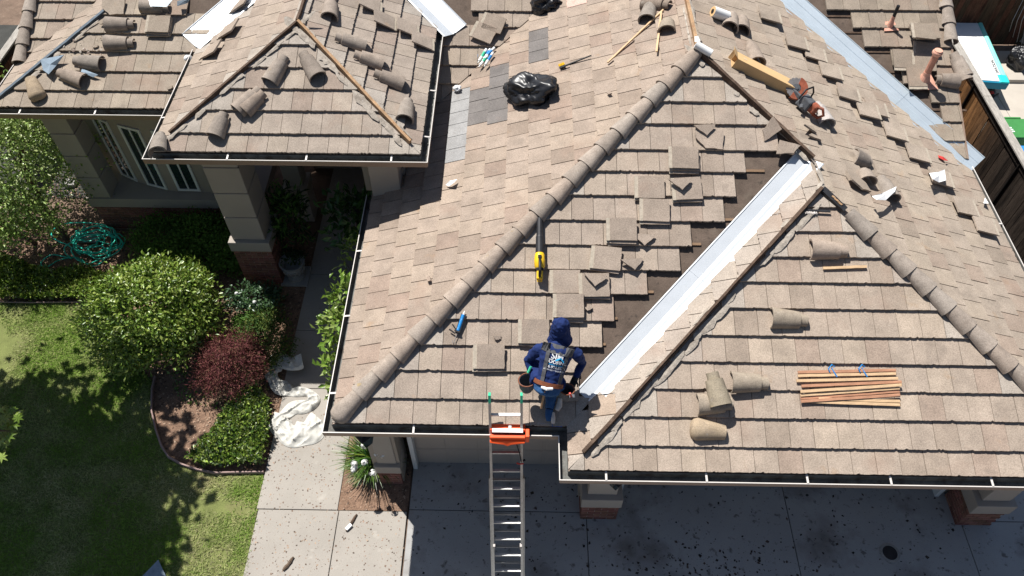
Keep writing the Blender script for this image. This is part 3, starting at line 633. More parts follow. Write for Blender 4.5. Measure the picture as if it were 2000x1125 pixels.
for r in range(5):
    s = -8.55 - (.103 if r % 2 else 0)
    while s < -5.35: low.bbox((max(s, -8.55), 10.709, r * .071 + .006), (min(s + .196, -5.32), 10.76, r * .071 + .064), 0); low.t[-6:] = [(.15 * random.uniform(.75, 1.2), .075, .057)] * 6; s += .206
M['brick_s'] = mat('brick_merged', tint='attr', rough=.92, var=.2, vs=14, fine=.2, fs=150, bump=.4, bs=90, spec=.1)
kind(low.obj('bricks', 'brick_s', wn), 'stuff')
# ---- garage doors
def garage(x0, x1, y, cols, z1=2.1):
    g = MB().bbox((x0, y + .03, .01), (x1, y + .06, z1)).obj('garage_door', 'door', house); w_ = (x1 - x0) / cols; h = (z1 - .02) / 4
    for r in range(4):
        for c in range(cols): MB().bbox((x0 + c * w_ + .03, y + .012, .02 + r * h + .03), (x0 + (c + 1) * w_ - .03, y + .03, .02 + (r + 1) * h - .03)).obj('door_panel', 'door', g, bevel=.008)
        MB().bbox((x0, y + .018, .02 + r * h + .004), (x1, y + .0295, .02 + (r + 1) * h - .004)).obj('door_section', 'door', g)
    for xx in (x0 - .07, x1): MB().bbox((xx, y - .10, .0), (xx + .07, y + .05, z1 + .1)).obj('door_trim', 'frame', g, bevel=.006)
garage(-1.62, .96, 5.55, 5); garage(1.72, 6.74, 5.22, 8)
for (x, y, z) in ((-2.16, 5.06, 2.0), (1.42, 4.60, 1.72)):
    l = MB().lathe((x, y, z), [(.17, 0), (.17, .02), (.05, .09), (.03, .12), (.0, .13)], 4).obj('lantern', 'black', house)
    MB().lathe((x, y, z - .3), [(.08, 0), (.14, .28)], 4).obj('lantern_glass', 'glass', l); MB().bbox((x - .03, y, z - .2), (x + .03, y + .2, z - .1)).obj('lantern_arm', 'black', l)
# ---- plumbing vents on the rear wing
def vent(pb, pt_, rad, m, mf, cowl):
    f = fN; A = f.at(*pb); h = .1
    for k in range(60):
        h += .02
        if proj(A + Vector((0, 0, h)))[1] < pt_[1]: break
    v = MB().tube([A - Vector((0, 0, .05)), A + Vector((0, 0, h))], rad, 14).obj('vent_pipe', m, house, smooth=False)
    fr = f.frame(A, A + f.u); 
    fl = MB().lathe(A + Vector((0, 0, -.03)), [(rad * 2.3, 0), (rad * 1.9, .05), (rad * 1.15, .16), (rad * 1.1, .22)], 16).obj('pipe_boot', mf, v)
    q = [f.pt(*f.uv(A + f.u * a + f.v * b), h=.022) for a, b in ((-.20, -.2), (.24, -.17), (.14, .12), (-.13, .12))]; q = q if cowl else [A + (p - A) * .62 for p in q]
    MB().prism([p - f.n * .004 for p in q], q).obj('vent_flashing', mf, v)
    if cowl: MB().lathe(A + Vector((0, 0, h)), [(rad * 1.1, -.05), (rad * 1.5, -.01), (rad * 1.5, .02), (rad * 1.2, .045), (rad * 1.2, .055), (.001, .06)], 18).obj('vent_cowl', mf, v)
vent((1803, 158), (1826, 105), .058, 'copper', 'copperl', True); vent((1738, 50), (1752, 12), .03, 'black', 'copperl', False)
# ------------------------------------------------------------------ loose barrel ridge tiles
def barrel(key, A, B, label, me=None, roll=0.0, h=.055, k=1.0, tilt=0.0, scale=1.0, col=None):
    """A: collar end, B: wide open end, both in the photograph; laid on the slope KEY"""
    f = FC[key]; a = f.at(*A, h=h); b = f.at(*B, h=h); L = (a - b).length
    mm = f.frame(b, a, -.02) @ Matrix.Rotation(math.radians(roll), 4, 'X') @ Matrix.Rotation(math.radians(tilt), 4, 'Y') @ Matrix.Diagonal((min(max(L / .43, .45), 1.15) * 1.0, scale, scale, 1))
    o = link('barrel_tile', me or random.choice(COLLAR)); o.matrix_basis = mm; o.color = (*(col or capcol(k)), 1)
    return tag(o, label, 'ridge tile', 'loose barrel ridge tiles lying on the roof')
BT = [
 ('LF', (268, 46), (207, 47), 'broken barrel tile with a bite out of its side, on the far left slope', None, 0),
 ('LF', (266, 83), (206, 83), 'whole barrel tile lying level, second below the stacked flat tiles of the far left slope', None, 0),
 ('LF', (143, 117), (198, 124), 'barrel tile with its hollow end to the right, beside the blue-grey felt scraps', None, 0),
 ('LF', (108, 139), (163, 158), 'slanting barrel tile just below the blue-grey felt piece on the left slope', None, 0),
 ('LF', (58, 152), (72, 186), 'rounded ochre starter tile near the gutter at the far left corner', CLOSED, 0),
 ('LF', (335, 14), (276, 10), 'barrel tile under the pale blue wrapper at the top left', None, 0),
 ('PF', (563, 97), (526, 160), 'barrel tile left of the entry roof peak, pointing down to the left', None, 0),
 ('PF', (588, 98), (620, 150), 'barrel tile right of the entry roof peak, pointing down to the right', None, 0),
 ('PF', (507, 173), (463, 216), 'cracked barrel tile between two others along the left hip of the entry roof', None, 0),
 ('PF', (514, 180), (476, 216), 'lower barrel tile half hidden under the cracked one on the entry roof', None, 0),
 ('PF', (437, 220), (419, 266), 'barrel tile nearest the gutter on the front slope of the entry roof', None, 0),
 ('PW', (312, 258), (306, 298), 'barrel tile standing at the left gutter corner of the entry roof', None, 0),
 ('PE', (655, 70), (714, 90), 'uppermost of three slanting barrel tiles on the right slope of the entry roof', None, 0),
 ('PE', (692, 104), (748, 125), 'middle of three slanting barrel tiles on the right slope of the entry roof', None, 0),
 ('PE', (731, 141), (788, 164), 'lowest of three slanting barrel tiles on the right slope of the entry roof', None, 0),
 ('PE', (798, 193), (791, 234), 'upright barrel tile near the right gutter of the entry roof', None, 0),
 ('PE', (649, -6), (644, 34), 'barrel tile filled with mortar beside the ridge of the entry roof', None, 0),
 ('MW', (1312, 8), (1258, 5), 'dark barrel tile lying across another beside the main ridge board', None, 0),
 ('MW', (1272, 2), (1262, 38), 'barrel tile with its dark arch towards us, above the thin wooden sticks', None, 0),
 ('MW', (1303, 38), (1301, 60), 'short mossy piece of barrel tile beside the wooden sticks', None, 0),
 ('ME', (1434, 14), (1427, 54), 'barrel tile arched beside the white tape roll right of the main ridge', None, 0),
 ('ME', (1452, 34), (1450, 60), 'small broken barrel tile leaning against the one by the tape roll', None, 0),
 ('ME', (1463, 76), (1481, 122), 'barrel tile lying above the long cardboard box', None, 0),
 ('ME', (1596, 202), (1617, 242), 'chalk-dusted barrel tile just below the cut-off saw', None, 0),
 ('ME', (1700, 318), (1668, 304), 'curved barrel tile lying on its side, uppermost of the broken heap above the right hip', None, 40),
 ('ME', (1688, 332), (1697, 354), 'barrel tile arch in the middle of the broken heap above the right hip', None, 0),
 ('ME', (1722, 346), (1744, 388), 'barrel tile under the white paper in the heap above the right hip', None, 0),
 ('RF', (1655, 490), (1583, 486), 'barrel tile lying level near the top of the right front slope above a single lath', None, 0),
 ('RF', (1577, 626), (1506, 620), 'moss-stained barrel tile in the middle of the right front slope', None, 0),
 ('RF', (1430, 788), (1362, 790), 'barrel tile underneath a mossy one, left of the lath bundle', None, 0),
 ('RF', (1500, 748), (1428, 746), 'barrel tile lying level between the mossy one and the lath bundle', None, 0),
 ('RF', (1418, 845), (1362, 838), 'rounded ochre starter tile near the front gutter of the right slope', CLOSED, 0),
 ('NF', (1862, 100), (1886, 150), 'barrel tile knocked off the rake beside the fence', None, 0),
 ('NF', (1828, 154), (1872, 158), 'shaded barrel tile lying across behind the large vent pipe', None, 0),
 ('NF', (1873, 132), (1886, 158), 'barrel tile tucked under the one knocked off the rake', None, 0),
]
for (k, A, B, lb, me, rl_) in BT:
    kk = .88 if k[0] in 'PL' else 1.0
    kk = .75 if 'dark' in lb or 'shaded' in lb else 1.15 if 'chalk' in lb else kk  # the tile labelled shaded gets its shade as a darker colour
    barrel(k, A, B, lb, me, rl_, k=kk, col=(.36, .28, .195) if 'ochre' in lb else (.30, .25, .195) if 'moss' in lb else (.42, .385, .36) if 'chalk' in lb else None)
f = FC['RF']; a = f.at(1393, 733, .15); b = f.at(1408, 792, .13)
o = link('barrel_tile', COLLAR[0]); o.matrix_basis = f.frame(b, a, 0); o.color = (.29, .245, .18, 1); tag(o, 'yellow mossy barrel tile lying on top of another, left of the laths', 'ridge tile', 'loose barrel ridge tiles lying on the roof')

# ------------------------------------------------------------------ loose flat tiles, single, broken and in stacks
def flat_mesh(L=.42, W=.33, brk=None):
    mbx = MB(); th = .026
    def ragged(p0, p1, n, j): return [(p0[0] + (p1[0] - p0[0]) * k / n + random.uniform(-j, j), p0[1] + (p1[1] - p0[1]) * k / n + random.uniform(-j, j)) for k in range(n)]
    if brk is None:
        x0, x1, y0, y1 = -L / 2 + .05, L / 2, -W / 2, W / 2
        P = ragged((x0, y0), (x1, y0), 6, .002) + ragged((x1, y0), (x1, y1), 6, .004) + ragged((x1, y1), (x0, y1), 4, .001) + ragged((x0, y1), (x0, y0), 3, .001)
        mbx.prism([(x, y, 0) for x, y in P], [(x, y, th) for x, y in P])
        P = ragged((x0 - .05, y0), (x0, y0), 2, .002) + [(x0, y0), (x0, y1)] + ragged((x0 - .05, y1), (x0 - .05, y0), 5, .003)
        mbx.prism([(x, y, 0) for x, y in P], [(x, y, th - .007) for x, y in P], 1)
        mbx.box((.0, y0 + .03, -.006), (.3, .025, .012)); 
    else:
        P = []
        for i in range(len(brk)): P += ragged(brk[i], brk[(i + 1) % len(brk)], 4, .006)
        mbx.prism([(x, y, 0) for x, y in P], [(x, y, th) for x, y in P])
    return mbx.mesh('flat_tile', ['tile', 'strip'])
M['strip'] = mat('tile_interlock_mortar', (.40, .345, .275), .95, .2, 22, .15, 120, .4, 60)
FLAT = [flat_mesh() for _ in range(4)]
SHARD = [flat_mesh(brk=[(-.15, .1), (.16, .02), (.12, -.03), (-.02, -.10)]), flat_mesh(brk=[(-.2, .15), (.2, .13), (.19, -.16), (-.05, -.16), (-.2, -.02)]), flat_mesh(brk=[(-.12, .12), (.1, .14), (.13, -.16), (-.02, -.1)]), flat_mesh(brk=[(-.09, .04), (.09, .05), (.07, -.04), (-.05, -.05)])]
ORD = ['top', 'second', 'third', 'fourth', 'fifth']
def flat(key, c, ang, h, label, me=None, tilt=(0, 0), grp='loose flat roof tiles', k=1.0, base=None):
    f = FC[key]; P = f.at(*c, h=h) if base is None else base
    mm = Matrix((f.u, f.v, f.n)).transposed().to_4x4(); mm.translation = P
    mm = mm @ Matrix.Rotation(math.radians(ang), 4, 'Z') @ Matrix.Rotation(math.radians(tilt[0]), 4, 'X') @ Matrix.Rotation(math.radians(tilt[1]), 4, 'Y')
    o = link('flat_tile', me or random.choice(FLAT)); o.matrix_basis = mm; b = TANS[key]; q = random.uniform(.9, 1.08) * k; o.color = (b[0] * q, b[1] * q * .99, b[2] * q * .98, 1)
    return tag(o, label, 'roof tile', grp)
def stack(key, c, n, ang, where, spread=.012, tilt=(0, 0), h0=.02):
    f = FC[key]; base = f.at(*c, h=h0 + n * .027)
    for i in range(n):
        k = n - 1 - i; P = base - f.n * ((i + 1) * .027 + (0 if i == 0 else .001 * i)) + f.u * random.uniform(-spread, spread) - f.v * (.030 * i + random.uniform(-.006, .012))
        q = random.uniform(-3, 3) * (1 if i else .3)
        flat(key, c, ang + q, 0, ('%s tile of the stack ' % ORD[i] if n > 1 else 'loose flat tile ') + where, base=P, tilt=tilt)
stack('MF', (1336, 306), 3, 0, 'highest on the front slope, under the small broken slab')
stack('MF', (1268, 364), 2, -1, 'second highest on the front slope')
stack('MF', (1341, 366), 2, 3, 'bearing a triangular shard, right of its neighbour stack', tilt=(0, 0))
stack('MF', (1278, 410), 2, -1, 'just below the one with the triangular shard')
stack('MF', (1215, 447), 3, 0, 'above and right of the leaf blower')
stack('MF', (1182, 502), 2, -6, 'with two slats leaning at its right')
stack('MF', (1162, 556), 2, 2, 'broken at one corner, below the slanted stack')
stack('MF', (1102, 549), 1, 0, 'lying right beside the yellow blower body')
stack('MF', (1111, 595), 3, 0, 'directly above the roofer in the blue hood')
stack('MF', (1043, 647), 2, 0, 'at the left shoulder of the roofer')
stack('MF', (955, 695), 2, 0, 'farthest left, below the caulking gun')
stack('LF', (308, 45), 3, -2, 'under the blue wrapper on the far left slope')
SH = [('MF', (1378, 252), 20, 'wedge-shaped shard on the broken slab near the top of the front slope', 0, .07, (4, 0)), ('MF', (1385, 270), -4, 'broken slab with a chipped left corner near the top of the front slope', 1, .03, (2, 0)),
 ('MF', (1503, 250), -60, 'pale shard standing by the bare hip board below the cut-off saw', 2, .05, (8, 12)), ('MF', (1330, 358), 20, 'triangular shard lying on the stack of two tiles', 0, .11, (0, 0)),
 ('MF', (1258, 466), 14, 'narrow broken slat beside the stack right of the leaf blower', 0, .04, (0, 0)), ('MF', (1236, 514), 24, 'slat leaning up to the right beside the slanted stack', 0, .05, (0, 10)),
 ('MF', (1163, 545), 8, 'corner shard on the broken stack below the slanted one', 0, .10, (0, 0)), ('MF', (1150, 602), 20, 'small chip by the stack above the roofer', 3, .03, (0, 0)),
 ('MF', (971, 660), 10, 'little broken chip above the lowest left stack', 3, .03, (0, 20)), ('MF', (1536, 293), 70, 'shard resting on the upper end of the white valley metal', 2, .06, (0, 0)),
 ('ME', (1583, 252), -40, 'long sliver of tile beside the hip board below the saw', 0, .06, (0, 14)), ('ME', (1592, 266), -30, 'second sliver of tile lying at the foot of the hip board', 0, .03, (0, 0)),
 ('ME', (1675, 355), -70, 'shard with a serrated edge left of the broken heap', 1, .05, (0, 10)), ('ME', (1790, 296), 10, 'small crumbled chip on the lifted tile near the light blue metal', 3, .06, (10, 0)), ('ME', (1884, 392), 20, 'chip lying on the lifted tile near the east gutter', 3, .06, (0, 0)),
 ('LF', (186, 91), 10, 'small dark chip below the barrel tiles of the far left slope', 3, .03, (0, 10)), ('LF', (200, 44), 60, 'pale lump of mortar beside the broken barrel tile', 3, .04, (0, 0)), ('LF', (222, 14), 5, 'flat shard at the top of the felt-covered hip', 1, .03, (0, 0)),
 ('BF', (968, 42), -30, 'cracked tile behind the tilted one at the rear slope', 2, .05, (0, 0)), ('MW', (1190, 182), 20, 'small stub of mortar on the large left slope', 3, .03, (0, 0)), ('MW', (838, 546), 20, 'pair of small mortar crumbs on the large left slope', 3, .03, (0, 0)),
 ('LF', (332, 172), 20, 'tiny stub of tile left of the entry roof gutter', 3, .03, (0, 0)), ('NF', (1788, 130), -20, 'broken strip of tile left of the messy tile pile', 0, .04, (0, 0))]
for (k, c, an, lb, si, h, tl) in SH: 
    o = flat(k, c, an, h, lb, SHARD[si], tl, 'broken pieces of roof tile'); o.name = 'tile_shard'; o['category'] = 'tile shard'
    if si == 3: o.scale = (.6, .6, .8)
LT = [('PE', (752, 40), 96, (0, -9), 'lifted tile nearest the rear valley on the right slope of the entry roof'), ('PE', (797, 55), 98, (0, -8), 'lifted tile in the middle of the three beside the entry valley'), ('PE', (826, 80), 95, (0, -6), 'lifted tile closest to the right gutter of the entry roof'), ('PE', (724, 8), 95, (0, -8), 'lifted tile at the very top edge beside the entry ridge'),
 ('PW', (468, 8), 84, (0, -10), 'upturned tile highest beside the left white valley'), ('PW', (446, 58), 80, (0, -10), 'upturned tile in the middle beside the left white valley'), ('PW', (412, 98), 78, (0, -9), 'upturned tile lowest beside the left white valley'),
 ('BF', (944, 64), -24, (0, 0), 'large tilted tile lying askew above the bundle of white tubes'), ('BF', (962, 46), -20, (0, 0), 'grooved tile under the tilted one above the white tubes')]
for (k, c, an, tl, lb) in LT: flat(k, c, an, .06 if k != 'BF' else .07, lb, tilt=tl)
for (c, lb) in (((1504, 30), 'highest one, at the top edge of the picture'), ((1556, 82), 'second from the top beside the light blue valley'), ((1592, 105), 'third from the top beside the light blue valley'), ((1623, 140), 'bearing a dark hole, left of the light blue valley'), ((1657, 182), 'with mortar along its foot, right of the saw'), ((1696, 216), 'midway down the light blue valley'), ((1712, 212), 'beside another lifted tile midway down the valley'), ((1749, 258), 'above the red scrap by the light blue valley'), ((1793, 300), 'with a crumbled chip on it'), ((1838, 348), 'under the white paper scrap by the gutter'), ((1886, 404), 'with a small chip on top near the east gutter'), ((1924, 440), 'lowest one, closest to the east gutter')):
    f = FC['ME']; P = f.at(*c, h=.075)
    mm = Matrix((f.v, -f.u, f.n)).transposed().to_4x4(); mm.translation = P
    mm = mm @ Matrix.Rotation(math.radians(random.uniform(-3, 3)), 4, 'Z') @ Matrix.Rotation(math.radians(7), 4, 'Y') @ Matrix.Rotation(math.radians(-5), 4, 'X')
    o = link('flat_tile', random.choice(FLAT)); o.matrix_basis = mm; tq = random.uniform(.95, 1.1); o.color = (TANS['ME'][0] * tq, TANS['ME'][1] * tq, TANS['ME'][2] * tq, 1); tag(o, 'lifted tile of the right slope, ' + lb, 'roof tile', 'propped up tiles on the right slope')
for i in range(9):
    a = random.uniform(-8, 8); P = FC['NF'].at(1810 + random.uniform(-6, 6), 84 - i * 6.5, h=.03 + i * .026)
    c = ['lowest', 'second lowest', 'third lowest', 'fourth from the bottom', 'middle', 'fourth from the top', 'third from the top', 'second from the top', 'topmost'][i]
    flat('NF', (0, 0), a, 0, c + ' tile of the ragged heap beside the rake tiles', random.choice(FLAT[:2] + SHARD[1:2]), (random.uniform(-14, -4), random.uniform(-3, 3)), 'tiles heaped on the rear wing', base=FC['NF'].at(1806 + random.uniform(-5, 5), 62, h=.03 + i * .027))
for (c, an, lb) in (((1806, 100), -8, 'flat tile slanting above the large vent pipe'), ((1804, 122), -3, 'flat tile right behind the large vent pipe'), ((1762, 118), 90, 'narrow upright tile left of the large vent pipe'), ((1790, 154), 92, 'tile standing beside the flashing of the large vent pipe')): flat('NF', c, an, .05, lb, tilt=(3, 0))

# ------------------------------------------------------------------ timber
def stick(name, key, A, B, w_, t_, m, label, cat, h=.02, grp=None, yaw=0):
    f = FC[key]; a = f.at(*A, h=h); b = f.at(*B, h=h); L = (b - a).length; mm = f.frame((a + b) / 2, b, 0)
    if abs(yaw): mm = mm @ Matrix.Rotation(math.radians(yaw), 4, 'X')
    bm_ = MB(); rg = []
    for k in range(9): 
        x = -L / 2 + L * k / 8; q = random.uniform(-.0015, .0015); rg.append([Vector((x, sy * w_ / 2 + q, (t_ if sz else 0) + q)) for sy, sz in ((-1, 0), (1, 0), (1, 1), (-1, 1))])
    o = bm_.loft(rg).obj(name, m); o.matrix_basis = mm; return tag(o, label, cat, grp)
LA = [((1558, 727), (1749, 723), 'b', .02), ((1558, 734), (1749, 730), 'a', .02), ((1555, 744), (1753, 739), 'a', .035), ((1565, 754), (1760, 746), 'b', .03), ((1563, 765), (1760, 752), 'a', .055), ((1563, 772), (1756, 758), 'a', .035), ((1563, 778), (1756, 764), 'b', .02), ((1564, 784), (1757, 771), 'b', .035), ((1598, 779), (1757, 784), 'a', .02), ((1568, 784), (1757, 791), 'a', .02)]
LO = ['uppermost', 'second', 'third', 'fourth', 'fifth', 'sixth', 'seventh', 'eighth', 'ninth', 'lowest']
for (A, B, q, h), od in zip(LA, LO): stick('lath', 'RF', A, B, .036, .018, 'lath_' + q, '%s redwood lath, counted downslope, in the loose bundle on the right slope' % od, 'lath', h, 'redwood laths in a loose bundle')
for (x, lb) in ((1621, 'left'), (1680, 'right')):
    f = FC['RF']; pts = [f.at(x, 727, .05), f.at(x - 3, 720, .06), f.at(x + 4, 712, .05), f.at(x + 10, 716, .04), f.at(x + 3, 719, .03), f.at(x + 14, 736, .05)]
    tag(MB().tube(pts, .008, 5).obj('twine_knot', 'blue', smooth=True), lb + ' one of two blue twine ends on the redwood lath bundle', 'twine')
stick('wood_stick', 'MW', (1187, 123), (1296, 20), .03, .02, 'lath_a', 'long thin wooden stick slanting across the large left slope', 'stick', .02)
stick('wood_stick', 'MW', (1283, 102), (1292, 24), .032, .02, 'lath_a', 'shorter wooden stick leaning nearly upright beside the long one', 'stick', .04)
stick('lath', 'RF', (1607, 524), (1692, 521), .035, .018, 'lath_a', 'single short lath lying alone below a barrel tile on the right slope', 'lath', .02)

# ------------------------------------------------------------------ tools and materials on the roof
def local(key, A, B, h=0): f = FC[key]; a = f.at(*A, h=h); b = f.at(*B, h=h); return f.frame(a, b), (b - a).length
# leaf blower
mw, L = local('MF', (1054, 424), (1054, 546), .09); t = thing('leaf_blower', 'yellow and black leaf blower lying nose up against the ridge tiles', 'leaf blower', mw=mw)
def sub(mbx, name, m, par_, smooth=False, bevel=0): o = mbx.obj(name, m, None, smooth, bevel=bevel); o.parent = par_; return o
sub(MB().tube([(0, 0, -.02), (L * .3, 0, -.01), (L * .32, 0, -.01), (L * .58, 0, 0)], [.038, .046, .052, .058], 16), 'tube', 'dkmetal', t)
sub(MB().tube([(L * .57, 0, 0), (L * .6, 0, 0), (L * .70, 0, .0), (L * .80, 0, .0), (L * .84, 0, 0)], [.05, .066, .076, .072, .045], 16), 'motor_body', 'yellow', t, True)
sub(MB().box((L * .66, 0, .06), (.05, .05, .05)).box((L * .66, .05, 0), (.04, .05, .04)), 'air_intake', 'black', t, bevel=.008)
sub(MB().tube([(L * .70, 0, .07), (L * .74, 0, .13), (L * .9, 0, .14), (L * .97, 0, .06)], .02, 8), 'handle', 'black', t, True)
sub(MB().box((L * .93, 0, .0), (.13, .085, .10)), 'battery', 'yellow', t, bevel=.012); sub(MB().tube([(L * .97, -.03, 0), (L * 1.03, -.03, 0), (L * 1.03, .03, 0), (L * .97, .03, 0)], .009, 6), 'hanging_loop', 'yellow', t)
sub(MB().box((L * .85, 0, .0), (.05, .10, .11)), 'grip_base', 'black', t, bevel=.01)
# caulking gun
mw, L = local('MF', (906, 612), (889, 662), .05); t = thing('caulking_gun', 'blue caulking gun with a black frame beside the ridge tiles', 'caulking gun', mw=mw)
sub(MB().tube([(.02, 0, 0), (L * .68, 0, 0)], .024, 14), 'cartridge', 'blue', t); sub(MB().tube([(-.035, 0, 0), (.02, 0, 0)], [.006, .012], 8), 'nozzle', 'white', t)
sub(MB().box((L * .35, .028, -.005), (L * .7, .006, .02)).box((L * .35, -.028, -.005), (L * .7, .006, .02)).box((L * .72, 0, 0), (.02, .065, .06)), 'frame', 'dkmetal', t)
sub(MB().tube([(L * .72, 0, 0), (L * .8, -.03, 0), (L * .72, -.12, 0)], .011, 6).tube([(L * .68, -.02, 0), (L * .52, -.1, .01)], .009, 6), 'trigger_handle', 'dkmetal', t)
sub(MB().tube([(L * .7, 0, 0), (L * 1.05, 0, 0), (L * 1.14, .012, 0), (L * 1.16, -.015, 0), (L * 1.08, -.03, 0)], .006, 6), 'push_rod', 'steel', t)
# cardboard box
mw, L = local('ME', (1428, 124), (1546, 184), .0); t = thing('cardboard_box', 'long open cardboard box lying beside the hip under the saw', 'box', mw=mw)
w_, h_ = .20, .16
sub(MB().box((L / 2, 0, h_), (L, w_, .006)).box((L / 2, w_ / 2, h_ / 2), (L, .006, h_)).box((L / 2, -w_ / 2, h_ / 2), (L, .006, h_)).box((L / 2, 0, .004), (L, w_, .006)).box((L, 0, h_ / 2), (.006, w_, h_)), 'body', 'card', t)
sub(MB().prism([(0, -w_ / 2, h_), (0, w_ / 2, h_), (-.09, w_ / 2, h_ + .05), (-.09, -w_ / 2, h_ + .05)], [(0, -w_ / 2, h_ + .005), (0, w_ / 2, h_ + .005), (-.09, w_ / 2, h_ + .055), (-.09, -w_ / 2, h_ + .055)]), 'flap', 'card', t)
sub(MB().prism([(0, w_ / 2, 0), (0, w_ / 2 + .004, h_), (-.05, w_ / 2 + .03, h_), (-.05, w_ / 2 + .03, 0)], [(0, w_ / 2 + .005, 0), (0, w_ / 2 + .009, h_), (-.05, w_ / 2 + .035, h_), (-.05, w_ / 2 + .035, 0)]), 'flap', 'card', t)
sub(MB().box((.14, 0, h_ + .0045), (.06, .05, .002)), 'tape_patch', 'tape', t)
# cut-off saw
f = FC['ME']; a = f.at(1546, 172, .16); b = f.at(1585, 214, .10)
mw = f.frame(f.at(1566, 196, .1), f.at(1592, 222, .1)); t = thing('cutoff_saw', 'dusty orange and grey cut-off saw with a toothed disc beside the cardboard box', 'saw', mw=mw)
dc = Vector((-.20, .03, .06)); ax = Vector((.25, -.55, .8)).normalized()
rg = []; q = Vector((0, 0, 1)).rotation_difference(ax)
for z in (-.003, .003): rg.append([dc + q @ Vector(((.165 if k % 4 < 3 else .150) * math.cos(k * math.pi / 36), (.165 if k % 4 < 3 else .150) * math.sin(k * math.pi / 36), z)) for k in range(72)])
sub(MB().loft(rg), 'disc', 'steel', t); sub(MB().lathe(dc, [(.062, .003), (.062, .012), (.03, .014), (.03, .024), (.001, .025)], 20, axis=ax), 'flange', 'sawgrey', t)
gd = MB(); n_ = 16; rg = []
for k in range(n_ + 1):
    an = math.radians(-70 + 190 * k / n_); cr = lambda r, z: dc + q @ Vector((r * math.cos(an), r * math.sin(an), z)); rg.append([cr(.07, .018), cr(.182, .018), cr(.186, .0), cr(.182, -.03), cr(.176, -.03), cr(.179, -.0), cr(.176, .012), cr(.07, .012)])
sub(gd.loft(rg), 'guard', 'sawred', t)
sub(MB().box((-.03, -.02, .02), (.30, .05, .07)), 'arm', 'sawgrey', t, bevel=.01); sub(MB().box((.08, -.03, .03), (.22, .20, .19), taper=.85), 'engine', 'sawgrey', t, bevel=.025)
sub(MB().box((.22, -.01, .05), (.14, .17, .15), taper=.8), 'rear_housing', 'sawred', t, bevel=.03); sub(MB().tube([(.24, -.02, .10), (.33, 0, .13), (.40, .02, .06), (.36, .01, -.02), (.26, 0, -.03)], [.03, .024, .022, .024, .03], 8), 'rear_handle', 'sawred', t, True)
sub(MB().tube([(-.02, -.14, .05), (-.04, -.10, .20), (-.02, .06, .24), (.02, .16, .14), (.05, .14, .02)], .014, 8), 'front_handle', 'black', t, True); sub(MB().tube([(.08, -.16, .02), (.12, -.2, .0)], .03, 10), 'air_filter_cap', 'sawgrey', t)
# tape rolls
def roll(key, A, B, r, label):
    f = FC[key]; a = f.at(*A, h=r); b = f.at(*B, h=r); d = (b - a).normalized(); L = (b - a).length; t = thing('tape_roll', label, 'roll', a)
    MB().lathe(a, [(r, 0), (r, L)], 26, axis=d).obj('wound_film', 'white', t, True); MB().lathe(a - d * .002, [(r * .97, 0), (r * .97, .004)], 20, axis=d).obj('roll_end', 'card', t); MB().lathe(a - d * .006, [(r * .45, 0), (r * .45, .008)], 16, axis=d).obj('core', 'black', t); return t
roll('ME', (1392, 22), (1421, 33), .085, 'white roll of flashing tape standing beside a barrel tile right of the ridge')
A = hM + Vector((-.06, .0, .15)); B = hM + Vector((.18, -.10, .06)); t = thing('tape_roll', 'white roll of tape lying across the peak of the main roof', 'roll', A)
d = (B - A).normalized(); MB().lathe(A, [(.058, 0), (.058, .27)], 22, axis=d).obj('wound_film', 'white', t, True); MB().lathe(A + d * .268, [(.05, 0), (.05, .006)], 18, axis=d).obj('core', 'dkmetal', t)
MB().prism([A + Vector((-.02, .0, .04)), A + Vector((.06, .0, .05)), A + Vector((.05, .16, .03)), A + Vector((-.0, .15, .03))], [A + Vector((-.02, .0, .043)), A + Vector((.06, .0, .053)), A + Vector((.05, .16, .034)), A + Vector((-.0, .15, .034))]).obj('loose_end', 'white', t)
# brushes
mw, L = local('MW', (1100, 130), (1155, 108), .03); t = thing('brush', 'yellow bristled brush with a long black handle on the left slope', 'brush', mw=mw)
sub(MB().tube([(.02, 0, 0), (L, 0, 0)], [.016, .012], 8), 'handle', 'black', t); sub(MB().box((-.01, 0, 0), (.10, .05, .03)), 'head', 'black', t, bevel=.006)
bb = MB()
for k in range(90): x, y = random.uniform(-.06, .03), random.uniform(-.0, .03); bb.tube([(x, y + .02, .0), (x + random.uniform(-.02, .01), y + .05 + random.uniform(0, .02), random.uniform(-.01, .03))], .003, 3, caps=False)
kind(sub(bb, 'bristles', 'yellow', t), 'stuff')
mw, L = local('RF', (1570, 410), (1622, 413), .03); t = thing('wire_brush', 'grey wire brush just below the peak of the right front slope', 'brush', mw=mw)
sub(MB().box((L / 2, 0, 0), (L, .03, .02)), 'handle', 'dkmetal', t, bevel=.004); bb = MB()
for k in range(80): x, y = random.uniform(0, L * .5), random.uniform(-.015, .015); bb.tube([(x, y, 0), (x, y - .045, random.uniform(-.01, .012))], .002, 3, caps=False)
kind(sub(bb, 'bristles', 'steel', t), 'stuff')
